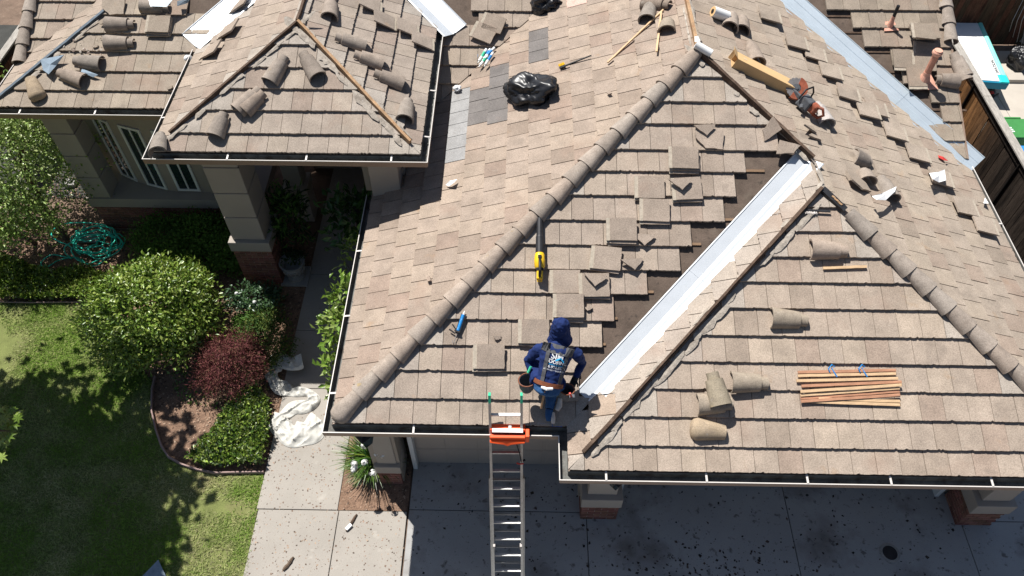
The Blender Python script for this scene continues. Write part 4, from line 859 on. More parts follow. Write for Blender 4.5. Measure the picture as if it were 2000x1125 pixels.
# caulk tubes: each tube a thing
CT = [((922, 128), (940, 99)), ((928, 131), (950, 96)), ((935, 134), (958, 95)), ((920, 122), (934, 98)), ((941, 137), (963, 103)), ((930, 137), (953, 108)), ((924, 136), (966, 93))]
CN = ['leftmost', 'second from the left', 'third from the left', 'short upper-left', 'rightmost', 'lower middle', 'topmost crossing']
for i, ((A, B), nm) in enumerate(zip(CT, CN)):
    f = FC['MW']; a = f.at(*A, h=.05 + .02 * (i % 3)); b = f.at(*B, h=.05 + .02 * ((i + 1) % 3)); d = (b - a).normalized(); a = b - d * min((b - a).length, .29); t = thing('sealant_tube', nm + ' white sealant tube in the bundle on the left slope', 'sealant tube', a, 'white sealant tubes in a bundle')
    MB().tube([a, b], .024, 12).obj('cartridge', 'white', t); MB().tube([a + (b - a) * .35, a + (b - a) * .75], .0248, 12, caps=False).obj('printed_band', ('blue', 'green')[i % 2], t); MB().tube([a - d * .05, a], [.006, .012], 8).obj('nozzle', 'white', t)
# bags
def crumple(c, size, seed, m, name, sub_=5, amp=.3, fr=1.25, ridge=.42, base=None):
    bm = bmesh.new(); bmesh.ops.create_icosphere(bm, subdivisions=sub_, radius=1.0); off = Vector((seed * 7.3, seed * 3.1, seed))
    for v in bm.verts:
        d = v.co.normalized(); q = 1 + amp * noise.noise(d * 1.2 + off) - ridge * abs(noise.noise(d * fr + off * 2)) - ridge * .4 * abs(noise.noise(d * fr * 2.6 + off)) - ridge * .16 * abs(noise.noise(Vector((d.x * 3, d.y * 11, d.z * 8)) + off))
        v.co = Vector((d.x * size[0], d.y * size[1], max(d.z, -.45) * size[2])) * q
    me = bpy.data.meshes.new(name); bm.to_mesh(me); bm.free(); me.polygons.foreach_set('use_smooth', [True] * len(me.polygons)); me.materials.append(M[m]); o = link(name, me); 
    if base is not None: o.matrix_basis = base
    else: o.location = c
    return o
f = FC['MW']; o = crumple(0, (.52, .36, .26), 3, 'bag', 'garbage_bag', base=f.frame(f.at(1036, 176, .10), f.at(1086, 186, .10))); tag(o, 'black bin bag lying in the middle of the large left slope', 'garbage bag')
o = crumple(0, (.33, .24, .22), 5, 'bag', 'garbage_bag', base=f.frame(f.at(1064, 4, .1), f.at(1086, 2, .1))); tag(o, 'second black bin bag, at the top edge of the left slope', 'garbage bag')
for (k, c, s, sd, m, nm, lb) in (('MW', (893, 172), .085, 11, 'paper', 'plastic_scrap', 'crumpled white plastic at the foot of the rear valley'), ('LF', (366, 113), .075, 12, 'paper', 'plastic_scrap', 'crumpled white plastic beside the left white valley')):
    f = FC[k]; tag(crumple(0, (s, s * .8, s * .6), sd, m, nm, 4, .4, 3, .35, base=f.frame(f.at(*c, .07), f.at(c[0] + 10, c[1], .07))), lb, 'plastic scrap')
def scrap(key, pts, m, label, cat='paper scrap', h=.05, curl=.05, name='paper_scrap'):
    f = FC[key]; P = [f.at(x, y, h=h + curl * (i % 2)) for i, (x, y) in enumerate(pts)]; c = sum(P, Vector()) / len(P) + f.n * curl * .3
    mbx = MB(); n = len(P); mbx.add([c] + P + [c - f.n * .003] + [p - f.n * .003 for p in P], [(0, 1 + i, 1 + (i + 1) % n) for i in range(n)] + [(n + 1, n + 2 + (i + 1) % n, n + 2 + i) for i in range(n)] + [(1 + i, n + 2 + i, n + 2 + (i + 1) % n, 1 + (i + 1) % n) for i in range(n)])
    return tag(mbx.obj(name, m), label, cat)
scrap('ME', [(1703, 383), (1722, 378), (1751, 364), (1748, 374), (1730, 391), (1712, 390)], 'paper', 'large white backing paper on the broken heap above the right hip', h=.16, curl=.03)
scrap('ME', [(1815, 338), (1832, 336), (1845, 331), (1848, 352), (1834, 356), (1822, 350)], 'paper', 'white backing paper on a lifted tile near the east gutter', h=.13)
scrap('ME', [(1924, 386), (1931, 397), (1921, 397)], 'paper', 'tiny white paper triangle close to the east gutter')
scrap('MW', [(870, 361), (878, 353), (893, 350), (886, 357), (877, 364)], 'paper', 'small white paper at the shadow edge of the large left slope')
scrap('LF', [(291, 0), (340, -4), (326, 13), (294, 12)], 'galv', 'pale blue wrapper draped on a barrel tile at the top left', 'wrapper', .19, .02, 'wrapper')
scrap('LF', [(346, 2), (372, -3), (366, 6), (346, 12)], 'feltblue', 'dark blue crumpled scrap beside the pale blue wrapper', 'plastic scrap', .1, .03, 'plastic_scrap')
scrap('LF', [(79, 116), (125, 107), (110, 128), (95, 145), (84, 137)], 'asphalt_grey', 'large blue-grey felt piece sticking up by the left hip', 'felt scrap', .06, .05, 'felt_scrap')
scrap('LF', [(160, 134), (192, 146), (182, 151), (158, 140)], 'asphalt_grey', 'narrow blue-grey felt strip beside the slanting barrel tile', 'felt scrap', .04, .02, 'felt_scrap')
scrap('ME', [(1832, 303), (1842, 306), (1852, 314), (1844, 313), (1834, 308)], 'red', 'red plastic scrap at the foot of the light blue valley', 'plastic scrap', .04, .02, 'plastic_scrap')
for (x0, x1, lb) in ((1052, 1098, 'blue film strip stuck along the front gutter below the roofer'),):
    f = FC['MF']; q = [f.at(x0, 826, .02), f.at(x1, 829, .02), f.at(x1, 834, .0), f.at(x0, 831, .0)]; tag(MB().prism([p - f.n * .003 for p in q], q).obj('film_strip', 'bluef'), lb, 'film strip')

# ------------------------------------------------------------------ ladder
t = thing('extension_ladder', 'aluminium extension ladder with green tips leaning on the front gutter', 'ladder', (-.1, 3.52, 0))
b0 = Vector((-.095, 3.50, .02)); tp = Vector((-.150, 5.00, 3.14)); d = (tp - b0).normalized(); L = (tp - b0).length; n = Vector((1, 0, 0)).cross(d).normalized(); 
if n.y > 0: n = -n
X = n.cross(d).normalized()
def rail(o, x, l0, l1, w_=.034, h_=.07):
    a = b0 + d * l0 + X * x + n * o; b = b0 + d * l1 + X * x + n * o; rg = [[p + X * (sx * w_ / 2) + n * (sy * h_ / 2) for sx, sy in ((-1, -1), (1, -1), (1, 1), (-1, 1))] for p in (a, b)]
    return MB().loft(rg)
for sx in (-1, 1):
    rail(.03, sx * .205, 0, L - .03).obj('rail', 'alu', t); rail(-.045, sx * .228, 0, L * .62).obj('rail', 'alu', t)
    a = b0 + d * (L - .03) + X * (sx * .205) + n * .03; MB().loft([[a + d * s + X * (qx * .016) + n * (qy * .038) for qx, qy in ((-1, -1), (1, -1), (1, 1), (-1, 1))] for s in (0, .12)]).obj('rail_cap', 'green', t)
k = 0; s = .18
while s < L - .1:
    a = b0 + d * s + n * .03; MB().loft([[a + X * sx + Vector((0, -.02, -.008)), a + X * sx + Vector((0, .02, -.008)), a + X * sx + Vector((0, .018, .014)), a + X * sx + Vector((0, -.018, .014))] for sx in (-.195, .195)]).obj('rung', 'alu', t)
    if s < L * .6: a = b0 + d * (s + .09) - n * .045; MB().loft([[a + X * sx + Vector((0, -.018, -.012)), a + X * sx + Vector((0, .018, -.012)), a + X * sx + Vector((0, .016, .012)), a + X * sx + Vector((0, -.016, .012))] for sx in (-.215, .215)]).obj('rung', 'alu', t)
    s += .305
lb_ = b0 + d * (L * .28)
for sx in (-1, 1): MB().box(lb_ + X * sx * .19 + n * .05, (.03, .05, .12)).obj('rung_lock', 'steel', t)
g0 = Vector((-.12, yM - .10, zM - .03))
ob = MB().box(g0 + Vector((0.0, .06, .03)), (.46, .09, .06)).box(g0 + Vector((.0, -.06, -.01)), (.46, .05, .09)); rg = []
for s_, hh in ((-.23, .02), (-.05, .05), (.0, .075), (.05, .05), (.23, .02)): rg.append([g0 + Vector((s_, -.10, -.02)), g0 + Vector((s_, -.12 - hh * .3, -.02 - hh)), g0 + Vector((s_, -.02, -.06 - hh)), g0 + Vector((s_, 0, -.02))])
ob.loft(rg); ob.box(g0 + Vector((.26, -.02, -.02)), (.05, .12, .16)).obj('gutter_guard', 'orange', t, bevel=.008)
MB().box(g0 + Vector((.0, .0, .075)), (.40, .055, .012)).box(g0 + Vector((.03, .05, .075)), (.035, .05, .02)).obj('guard_bar', 'white', t)
st = b0 + d * (L * .72); MB().tube([g0 + Vector((.12, -.11, -.08)), g0 + Vector((.16, -.16, -.25)), st + X * -.2 + n * .06, st + X * -.25 + n * .02], .016, 6, flat=.4).obj('strap', 'black', t)
MB().tube([st + X * -.14 + n * .09, st + X * -.18 + n * .11, st + X * -.23 + n * .10], .012, 6).obj('strap_hook', 'red', t)
# ------------------------------------------------------------------ roofer
def rz(x, y, z): return atz(x, y, z)
roofer = thing('person', 'roofer in navy hooded shirt and jeans kneeling at the eave, seen from behind', 'person', (.40, 5.05, 2.9))
neck, waist = Vector((.515, 5.44, 3.80)), Vector((.395, 5.07, 3.44)); head = Vector((.53, 5.56, 3.98))
sh = [Vector((.275, 5.40, 3.70)), Vector((.745, 5.36, 3.66))]; el = [Vector((.125, 5.38, 3.46)), Vector((.835, 5.40, 3.40))]; ha = [Vector((.205, 5.19, 3.36)), Vector((.735, 5.20, 3.30))]
hip = [waist + Vector((-.11, .02, -.08)), waist + Vector((.10, .0, -.08))]; kn = [Vector((.20, 5.55, 3.36)), Vector((.47, 5.34, 3.07))]; an = [Vector((.20, 5.52, 3.13)), Vector((.425, 4.99, 2.90))]
ax = (neck - waist).normalized(); sd = (sh[1] - sh[0]).normalized(); sd = (sd - ax * sd.dot(ax)).normalized(); bk = sd.cross(ax).normalized()
if bk.z < 0: bk = -bk
pb = MB(); rings = []
for t_, rx, ry, oo in ((-.32, .10, .09, 0), (-.24, .165, .125, 0), (-.08, .178, .13, .0), (.10, .165, .118, 0), (.30, .170, .118, .012), (.52, .190, .122, .02), (.72, .205, .118, .022), (.86, .185, .10, .018), (.96, .11, .078, .0), (1.02, .065, .062, 0), (1.14, .058, .058, 0)):
    c = waist + (neck - waist) * t_ + bk * oo; rings.append([c + sd * (rx * math.cos(2 * math.pi * k / 20)) + bk * (ry * math.sin(2 * math.pi * k / 20)) for k in range(20)])
pb.loft(rings)
for i in (0, 1):
    pb.tube([sh[i] + (neck - sh[i]) * .25, sh[i], sh[i] * .5 + el[i] * .5, el[i], el[i] * .5 + ha[i] * .5, ha[i]], [.07, .082, .068, .058, .052, .038], 14)
    pb.tube([hip[i] + Vector((0, 0, .05)), hip[i] * .6 + kn[i] * .4, kn[i], kn[i] * .55 + an[i] * .45, an[i]], [.125, .11, .085, .082, .06], 14)
hr_ = []
for z, r in ((-.11, .03), (-.09, .065), (-.03, .088), (.04, .095), (.09, .075), (.12, .03)): hr_.append([head + Vector((r * .86 * math.cos(2 * math.pi * k / 16), r * 1.05 * math.sin(2 * math.pi * k / 16), z)) for k in range(16)])
pb.loft(hr_); pb.tube([head + Vector((0, .08, -.0)), head + Vector((0, .118, -.025))], [.012, .014], 8); pb.tube([neck, head + Vector((0, -.02, -.06))], .058, 12)
body = pb.obj('body', ['shirt', 'jeans', 'skin'], roofer)
def bake(o, mods):
    for ty, kw in mods:
        q = o.modifiers.new('m', ty)
        for k, v in kw.items(): setattr(q, k, v)
    dg = bpy.context.evaluated_depsgraph_get(); me = bpy.data.meshes.new_from_object(o.evaluated_get(dg)); o.modifiers.clear(); o.data = me; return me
def folds(o, amp, fr, seed):
    for v in o.data.vertices:
        q = v.co * fr + Vector((seed, 0, 0)); v.co += v.normal * amp * (noise.noise(q) + .5 * noise.noise(q * 2.3) - .8 * abs(noise.noise(q * 1.4)))
me = bake(body, [('REMESH', dict(mode='VOXEL', voxel_size=.011)), ('SMOOTH', dict(factor=.5, iterations=5))])
for q in ('shirt', 'jeans', 'skin'):
    if q not in [x.name for x in me.materials if x]: pass
me.materials.clear()
for q in ('shirt', 'jeans', 'skin'): me.materials.append(M[q])
folds(body, .010, 13, 3)
for p in me.polygons:
    c = p.center; p.use_smooth = True; s = (c - waist).dot(ax); onarm = min((c - q).length for q in ha + el) < .17
    p.material_index = 2 if (c - head).length < .16 and c.z > 3.86 and c.y > head.y + .02 else (0 if (s > -.03 or onarm) else 1)
def shell(mbx, name, m, vox=.008, it=3, fold=None, par_=roofer):
    o = mbx.obj(name, m, par_); me = bake(o, [('REMESH', dict(mode='VOXEL', voxel_size=vox)), ('SMOOTH', dict(factor=.5, iterations=it))]); me.materials.clear(); me.materials.append(M[m])
    me.polygons.foreach_set('use_smooth', [True] * len(me.polygons))
    if fold: folds(o, *fold)
    return o
hd_ = MB(); hr_ = []
for k, (z, rx, ry, oy) in enumerate(((-.24, .165, .13, -.05), (-.18, .145, .125, -.035), (-.12, .126, .122, -.02), (-.05, .120, .126, -.01), (.03, .116, .122, -.006), (.09, .094, .10, -.004), (.135, .045, .05, 0))):
    hr_.append([head + Vector((rx * math.cos(2 * math.pi * q / 22), oy + ry * math.sin(2 * math.pi * q / 22) * (.72 if math.sin(2 * math.pi * q / 22) > .55 else 1.0), z)) for q in range(22)])
hd_.loft(hr_)
if 0: hd_.tube([head + Vector((.12 * math.cos(a), -.02 + .11 * math.sin(a), -.155)) for a in [math.radians(-200 + 220 * k / 12) for k in range(13)]], .026, 8)
shell(hd_, 'hood', 'shirt', .008, 3, (.014, 13, 5))
ew = MB()
for sx in (-1, 1): ew.lathe(head + Vector((sx * .034, .083, .012)), [(.001, -.012), (.011, -.006), (.013, 0), (.011, .006), (.001, .012)], 10)
ew.obj('eyes', 'white', roofer)
for i in (0, 1):        # gloves: palm, four fingers and a thumb
    dr = (ha[i] - el[i]).normalized(); s_ = dr.cross(Vector((0, .3, 1))).normalized(); nn = s_.cross(dr); g = MB(); q = Matrix((dr, s_, nn)).transposed()
    g.box(ha[i] + dr * .045, (.09, .085, .035), q); g.tube([ha[i] - dr * .03, ha[i] + dr * .02], [.046, .04], 10)
    for k, ln in enumerate((.062, .075, .070, .055)):
        o_ = ha[i] + dr * .08 + s_ * (-.033 + .022 * k); dn = Vector((0, 0, -1)); g.tube([o_, o_ + dr * ln * .5 + dn * .008, o_ + dr * ln * .8 + dn * .03, o_ + dr * ln * .75 + dn * .052], [.0115, .0105, .010, .008], 7)
    sg = 1 if i == 0 else -1; o_ = ha[i] + dr * .02 - s_ * sg * -.04; g.tube([o_, o_ + s_ * sg * .03 + dr * .025, o_ + s_ * sg * .035 + dr * .055], [.014, .012, .009], 7)
    shell(g, 'glove', 'glovem', .005, 2)
for i in (0, 1):        # boots
    rf = FC['MF'].n; tip = Vector((-.01, -.13, -.045)) if i else Vector((.0, .17, .02)); b = MB(); a = an[i]
    b.tube([a, a + tip * .35 + rf * -.01, a + tip * .8 - rf * .0, a + tip * 1.15], [.052, .055, .05, .03], 12); o = shell(b, 'boot', 'jeans' if i else 'leather', .007, 3)
    c = a + tip * .75 + (Vector((.055, -.01, -.0)) if i else Vector((0, 0, -.055))); bb = MB()
    bb.tube([c + Vector((0, .07, .02)), c, c + Vector((0, -.07, -.03))], [.03, .042, .034], 12, flat=.55, up=(1, .2, 1)); shell(bb, 'sole', 'sole', .006, 2, None, o)
# second (left) sole seen edge-on beside the shin
c = rz(1092, 793, 2.93); bb = MB(); bb.tube([c + Vector((.015, .09, .045)), c, c + Vector((-.03, -.06, -.01))], [.03, .042, .03], 12, flat=.7, up=(0, 0, 1)); shell(bb, 'sole', 'sole', .006, 2)
# belt, pouches, harness
def ringpts(t_, rx, ry, n=40): c = waist + (neck - waist) * t_; return [c + sd * (rx * math.cos(2 * math.pi * k / n)) + bk * (ry * math.sin(2 * math.pi * k / n)) for k in range(n)]
r0, r1, r2, r3 = ringpts(-.06, .193, .145), ringpts(.04, .188, .141), ringpts(.04, .180, .133), ringpts(-.06, .184, .136); n = 40
bl = MB(); bl.add(r0 + r1 + r2 + r3, [(a * n + k, a * n + (k + 1) % n, ((a + 1) % 4) * n + (k + 1) % n, ((a + 1) % 4) * n + k) for a in range(4) for k in range(n)]); bl.obj('tool_belt', 'leather', roofer)
def pouch(c, w_, d_, h_, name, mt, tilt=0):
    q = Matrix.Rotation(tilt, 3, 'Z'); o = MB(); outer = []; inner = []
    for z, s in ((-h_, .62), (-h_ * .6, .9), (0, 1.0)): outer.append([c + q @ Vector((w_ * s * math.cos(2 * math.pi * k / 18), d_ * s * math.sin(2 * math.pi * k / 18), z)) for k in range(18)])
    for z, s in ((0, .90), (-h_ * .6, .8), (-h_ * .85, .55)): inner.append([c + q @ Vector((w_ * s * math.cos(2 * math.pi * k / 18), d_ * s * math.sin(2 * math.pi * k / 18), z)) for k in range(18)])
    o.loft(outer + inner); r_ = o.obj(name, mt, roofer, smooth=False)
    MB().tube(outer[2] + outer[2][:1], .009, 6).obj('pouch_rim', 'leather', r_); return r_
p1 = pouch(rz(1030, 742, 3.38), .115, .10, .24, 'pouch', 'canvas', .4); p2 = pouch(rz(1050, 742, 3.36), .065, .065, .2, 'pouch', 'leather'); p3 = pouch(rz(1108, 760, 3.33), .095, .085, .23, 'pouch', 'canvas', -.3)
MB().box(rz(1117, 777, 3.30), (.07, .05, .10)).obj('pouch_pocket', 'canvas', p3, bevel=.008); MB().tube([rz(1116, 774, 3.35), rz(1113, 768, 3.42)], .014, 8).obj('tool_handle', 'red', p3)
MB().tube([rz(1031, 728, 3.44), rz(1037, 716, 3.5)], .017, 8).obj('tool_handle', 'green', p1)
MB().tube([rz(1058, 756, 3.50), rz(1068, 760, 3.52), rz(1079, 759, 3.5)], [.018, .022, .02], 8).obj('belt_buckle', 'white', roofer); MB().tube([rz(1064, 764, 3.46), rz(1060, 782, 3.3), rz(1057, 797, 3.17)], [.012, .015, .016], 8).obj('hammer_handle', 'newwood', roofer)
MB().tube([kn[1] * .45 + an[1] * .55 + Vector((0, -.0, .0)), kn[1] * .55 + an[1] * .45], [.078, .08], 14).obj('knee_strap', 'green', roofer)
bvh = BVHTree.FromPolygons([v.co.copy() for v in body.data.vertices], [list(p.vertices) for p in body.data.polygons])
def onback(u, t_, off=.006):
    """point of the back at u metres to the right of the spine and t_ of the way from belt to neck"""
    p = waist + (neck - waist) * t_ + sd * u; h = bvh.ray_cast(p + bk * .6, -bk); return (h[0] if h[0] else p + bk * .12) + bk * off
def strapm(path, w_, name, m):
    rg = []
    for i, (u, t_) in enumerate(path):
        u2, t2 = path[min(i + 1, len(path) - 1)]; u1, t1 = path[max(i - 1, 0)]; d = Vector((u2 - u1, (t2 - t1) * .54)).normalized(); q = Vector((d.y, -d.x)) * w_ / 2
        a = onback(u + q.x, t_ + q.y / .54, .012); b = onback(u - q.x, t_ - q.y / .54, .012); rg.append([a, b, b - bk * .012, a - bk * .012])
    MB().loft(rg).obj(name, m, roofer)
def lin(a, b, n): return [(a[0] + (b[0] - a[0]) * k / n, a[1] + (b[1] - a[1]) * k / n) for k in range(n + 1)]
strapm(lin((-.095, .0), (-.115, .82), 12), .045, 'harness_strap', 'grey'); strapm(lin((.125, .0), (.14, .82), 12), .045, 'harness_strap', 'grey'); strapm(lin((-.20, .86), (.20, .84), 12), .115, 'harness_yoke', 'grey')
def text_on(body_txt, u, t_, size, m, bold=.0):
    cu = bpy.data.curves.new('print', 'FONT'); cu.body = body_txt; cu.size = size; cu.align_x = 'CENTER'; cu.offset = bold; cu.resolution_u = 3
    o = bpy.data.objects.new('print', cu); COL.objects.link(o); dg = bpy.context.evaluated_depsgraph_get(); dg.update(); me = bpy.data.meshes.new_from_object(o.evaluated_get(dg)); bpy.data.objects.remove(o)
    bm = bmesh.new(); bm.from_mesh(me); bmesh.ops.triangulate(bm, faces=bm.faces[:]); bmesh.ops.subdivide_edges(bm, edges=[e for e in bm.edges if e.calc_length() > .02], cuts=1)
    for v in bm.verts: v.co = onback(u + v.co.x, t_ + v.co.y / .54, .0075)
    bm.to_mesh(me); bm.free(); me.materials.append(M[m]); return link('shirt_print', me, roofer)
text_on('SIM', .015, .63, .105, 'printw', .002); text_on('ROOFING', .02, .52, .062, 'printw', .0012); text_on('916.923.8571', .015, .40, .051, 'printw', .001); text_on('LICENSED + INSURED', .01, .335, .027, 'printw', .0004); text_on('INSTALL & REPAIR', .02, .475, .022, 'printb', .0004)
rg = []
for (u, t_) in lin((.0, .60), (.06, .675), 6) + lin((.06, .675), (.11, .59), 6)[1:]: rg.append([onback(u, t_ + .02, .009), onback(u, t_ - .02, .009), onback(u, t_ - .02, .0075), onback(u, t_ + .02, .0075)])
MB().loft(rg).obj('shirt_print', 'printb', roofer)
rg = [[onback(u, .612, .0085), onback(u, .598, .0085), onback(u, .598, .007), onback(u, .612, .007)] for u in (-.11, -.07, -.03)]; MB().loft(rg).obj('shirt_print', 'printw', roofer)

# ------------------------------------------------------------------ vegetation
def leaves(P, D, L, Wd, tints, var=.25, bend=.35, seed=1):
    """a folded diamond leaf at each point P, growing roughly along D"""
    r = np.random.default_rng(seed); n = len(P); D = D / (np.linalg.norm(D, axis=1, keepdims=True) + 1e-9)
    a = D + r.normal(0, .75, (n, 3)); a /= np.linalg.norm(a, axis=1, keepdims=True); s = np.cross(a, D + r.normal(0, .25, (n, 3))); s /= np.linalg.norm(s, axis=1, keepdims=True) + 1e-9; nn = np.cross(s, a); nn *= np.sign((nn * D).sum(1, keepdims=True) + 1e-9)
    l = (L * r.uniform(.65, 1.25, n))[:, None]; w_ = (Wd * r.uniform(.7, 1.2, n))[:, None]
    V = np.stack([P, P + a * l * .5 + s * w_ * .5 + nn * w_ * .18, P + a * l - nn * l * bend * .4, P + a * l * .5 - s * w_ * .5 + nn * w_ * .18], 1).reshape(-1, 3)
    i = np.arange(n)[:, None] * 4; F = np.concatenate([i + np.array([[0, 1, 2]]), i + np.array([[0, 2, 3]])], 0)
    t = np.array(tints)[r.integers(0, len(tints), n)] * r.uniform(1 - var, 1 + var, (n, 1)); return V, F, np.concatenate([t, t], 0)
def cloud(c, rad, n, clumps, seed, hollow=.55, flat=0.0, rough=.22):
    """leaf positions in clumps over an uneven ellipsoid"""
    r = np.random.default_rng(seed); d = r.normal(0, 1, (clumps, 3)); d[:, 2] = np.abs(d[:, 2]) * (1 - flat) - .25 * (d[:, 2] < 0); d /= np.linalg.norm(d, axis=1, keepdims=True)
    cc = d * (r.uniform(hollow, 1.0, (clumps, 1)) ** .5) * (1 + r.normal(0, rough * .75, (clumps, 1))); k = r.integers(0, clumps, n); o = r.normal(0, rough, (n, 3))
    q = cc[k] + o; return np.array(c) + q * np.array(rad), (cc[k] + o * .8) * np.array([1, 1, 1]) + np.array([0, 0, .35])
def plant(name, label, cat, c, rad, n, L, Wd, tints, seed, clumps=70, m='leaf', stem=True, grp=None, hollow=.55, rough=.2, var=.25, base=None, trunk=.035):
    b0 = Vector(base) if base else Vector((c[0], c[1], 0)); t = thing(name, label, cat, b0, grp); P, D = cloud(c, rad, n, clumps, seed, hollow, rough=rough); k = P[:, 2] > .01; V, F, T = leaves(P[k], D[k], L, Wd, tints, var, seed=seed)
    link('foliage', arr_mesh('foliage', V, F, T, m), t)
    if stem:
        s = MB(); r = random.Random(seed); cc = Vector(c); fork = b0 + (cc - b0) * .35
        s.tube([b0 - Vector((0, 0, .05)), fork], [trunk, trunk * .8], 8)
        for _ in range(7):
            e = cc + Vector((r.uniform(-.7, .7) * rad[0], r.uniform(-.7, .7) * rad[1], r.uniform(-.1, .7) * rad[2])); s.tube([fork, (fork + e) / 2 + Vector((0, 0, .05)), e], [trunk * .6, trunk * .4, trunk * .15], 6)
        s.obj('stem', 'bark', t)
    return t
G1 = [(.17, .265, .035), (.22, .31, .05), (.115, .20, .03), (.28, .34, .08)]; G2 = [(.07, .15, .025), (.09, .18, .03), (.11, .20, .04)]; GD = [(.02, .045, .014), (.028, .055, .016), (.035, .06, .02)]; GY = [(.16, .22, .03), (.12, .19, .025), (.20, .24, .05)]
RD = [(.17, .05, .052), (.21, .07, .065), (.12, .035, .04), (.19, .10, .065)]
plant('round_bush', 'large round glossy green bush beside the mulch path in front of the brick column', 'bush', (-6.55, 8.05, .62), (1.0, .98, .78), 22000, .085, .042, G1, 11, 260, hollow=.72, rough=.12)
plant('small_tree', 'leafy bright green tree at the left edge beside the corner column', 'tree', (-9.95, 11.1, 1.35), (1.35, 1.35, 1.25), 13000, .075, .045, [(.30, .40, .11), (.24, .35, .08), (.40, .46, .20), (.16, .25, .06)], 12, 120, trunk=.07, base=(-9.3, 10.4, 0))
plant('small_tree', 'lower limb of pale leaves at the far left above the hose', 'tree', (-10.0, 9.9, 1.0), (.95, .7, .65), 4200, .075, .045, [(.25, .36, .09), (.17, .27, .06), (.34, .42, .13)], 13, 50, trunk=.05, base=(-9.9, 10.3, 0))
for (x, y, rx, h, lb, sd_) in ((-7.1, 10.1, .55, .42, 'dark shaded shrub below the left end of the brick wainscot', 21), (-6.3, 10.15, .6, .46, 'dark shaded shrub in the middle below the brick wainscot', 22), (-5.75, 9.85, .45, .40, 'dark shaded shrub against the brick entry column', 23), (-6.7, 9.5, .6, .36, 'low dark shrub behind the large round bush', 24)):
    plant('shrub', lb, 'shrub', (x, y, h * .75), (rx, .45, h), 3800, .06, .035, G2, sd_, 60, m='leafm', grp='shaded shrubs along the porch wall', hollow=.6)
plant('red_maple', 'dark red lace-leaf maple shrub beside the large round bush', 'shrub', (-5.0, 7.12, .42), (.50, .58, .44), 12000, .06, .012, RD, 31, 100, m='leafm', hollow=.5, rough=.16, trunk=.04)
plant('rose_bush', 'rose bush with pale leaves and white blooms beside the brick column', 'bush', (-5.0, 8.72, .22), (.44, .28, .24), 1500, .075, .045, [(.08, .15, .07), (.10, .17, .10), (.06, .12, .04)], 41, 30)
plant('perennial', 'feathery yellow-green perennial next to the walkway', 'plant', (-4.62, 7.75, .22), (.42, .62, .30), 3600, .085, .018, [(.07, .13, .03), (.10, .16, .035), (.16, .19, .04), (.05, .10, .03)], 42, 46, m='leafm', stem=False)
plant('perennial', 'small green perennial under the rose bush', 'plant', (-4.95, 8.25, .14), (.3, .28, .18), 900, .07, .03, G2, 43, 20, m='leafm', stem=False)
for (x, y, z, lb, sd_, n_) in ((-2.72, 8.25, 2.05, 'uppermost sunlit citrus shoot poking out under the left gutter', 51, 90), (-2.74, 7.45, 2.0, 'middle sunlit citrus shoot poking out under the left gutter', 52, 230), (-2.78, 6.85, 1.95, 'lower sunlit citrus shoot poking out under the left gutter', 53, 260), (-2.72, 6.2, 1.7, 'lowest citrus shoot near the gutter corner', 54, 110)):
    plant('citrus_bush', lb, 'bush', (x, y, z), (.26, .36, .34), n_, .13, .065, [(.20, .30, .05), (.14, .25, .03), (.26, .34, .09)], sd_, 14, grp='citrus bushes between walkway and house', base=(-2.5, y, 0), trunk=.02)
plant('potted_ficus', 'dark broad-leaved plant in the shaded entry beside the gutter end', 'plant', (-3.05, 9.75, 1.25), (.45, .5, .75), 420, .19, .085, [(.035, .09, .02), (.05, .12, .025)], 61, 26, trunk=.025)
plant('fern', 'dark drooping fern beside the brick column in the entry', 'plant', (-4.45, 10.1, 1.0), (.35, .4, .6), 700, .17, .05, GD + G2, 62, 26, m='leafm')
def cover(name, label, poly, n, L, Wd, tints, h, seed, m='leaf'):
    r = np.random.default_rng(seed); xs = [p[0] for p in poly]; ys = [p[1] for p in poly]; Q = []
    while len(Q) < n:
        x, y = r.uniform(min(xs), max(xs)), r.uniform(min(ys), max(ys))
        if inside((x, y), poly): Q.append((x, y, h * (.25 + .75 * r.random() ** .5) * (.75 + .5 * noise.noise(Vector((x * 2.5, y * 2.5, seed))))))
    P = np.array(Q); D = np.tile([0, 0, 1.0], (n, 1)) + r.normal(0, .5, (n, 3)); V, F, T = leaves(P, D, L, Wd, tints, .3, seed=seed); o = link(name, arr_mesh(name, V, F, T, m)); return tag(o, label, 'ground cover', kind='stuff')
cover('jasmine_cover', 'glossy star jasmine ground cover beside the walkway', px((385, 888), (372, 902), (400, 916), (515, 912), (530, 850), (528, 790), (508, 762), (480, 775), (452, 800), (425, 845)), 6500, .075, .04, G1 + [(.07, .13, .03), (.13, .17, .08)], .34, 71)
cover('ivy_cover', 'low ivy along the top of the lawn', px((0, 500), (60, 525), (110, 540), (185, 530), (215, 548), (200, 588), (0, 590)), 5200, .08, .055, G1 + GY, .28, 72)
cover('shade_cover', 'dark low plants in the shade below the red shrub', px((330, 700), (400, 730), (470, 770), (440, 800), (360, 790), (330, 740)), 240, .06, .035, G2, .10, 73)
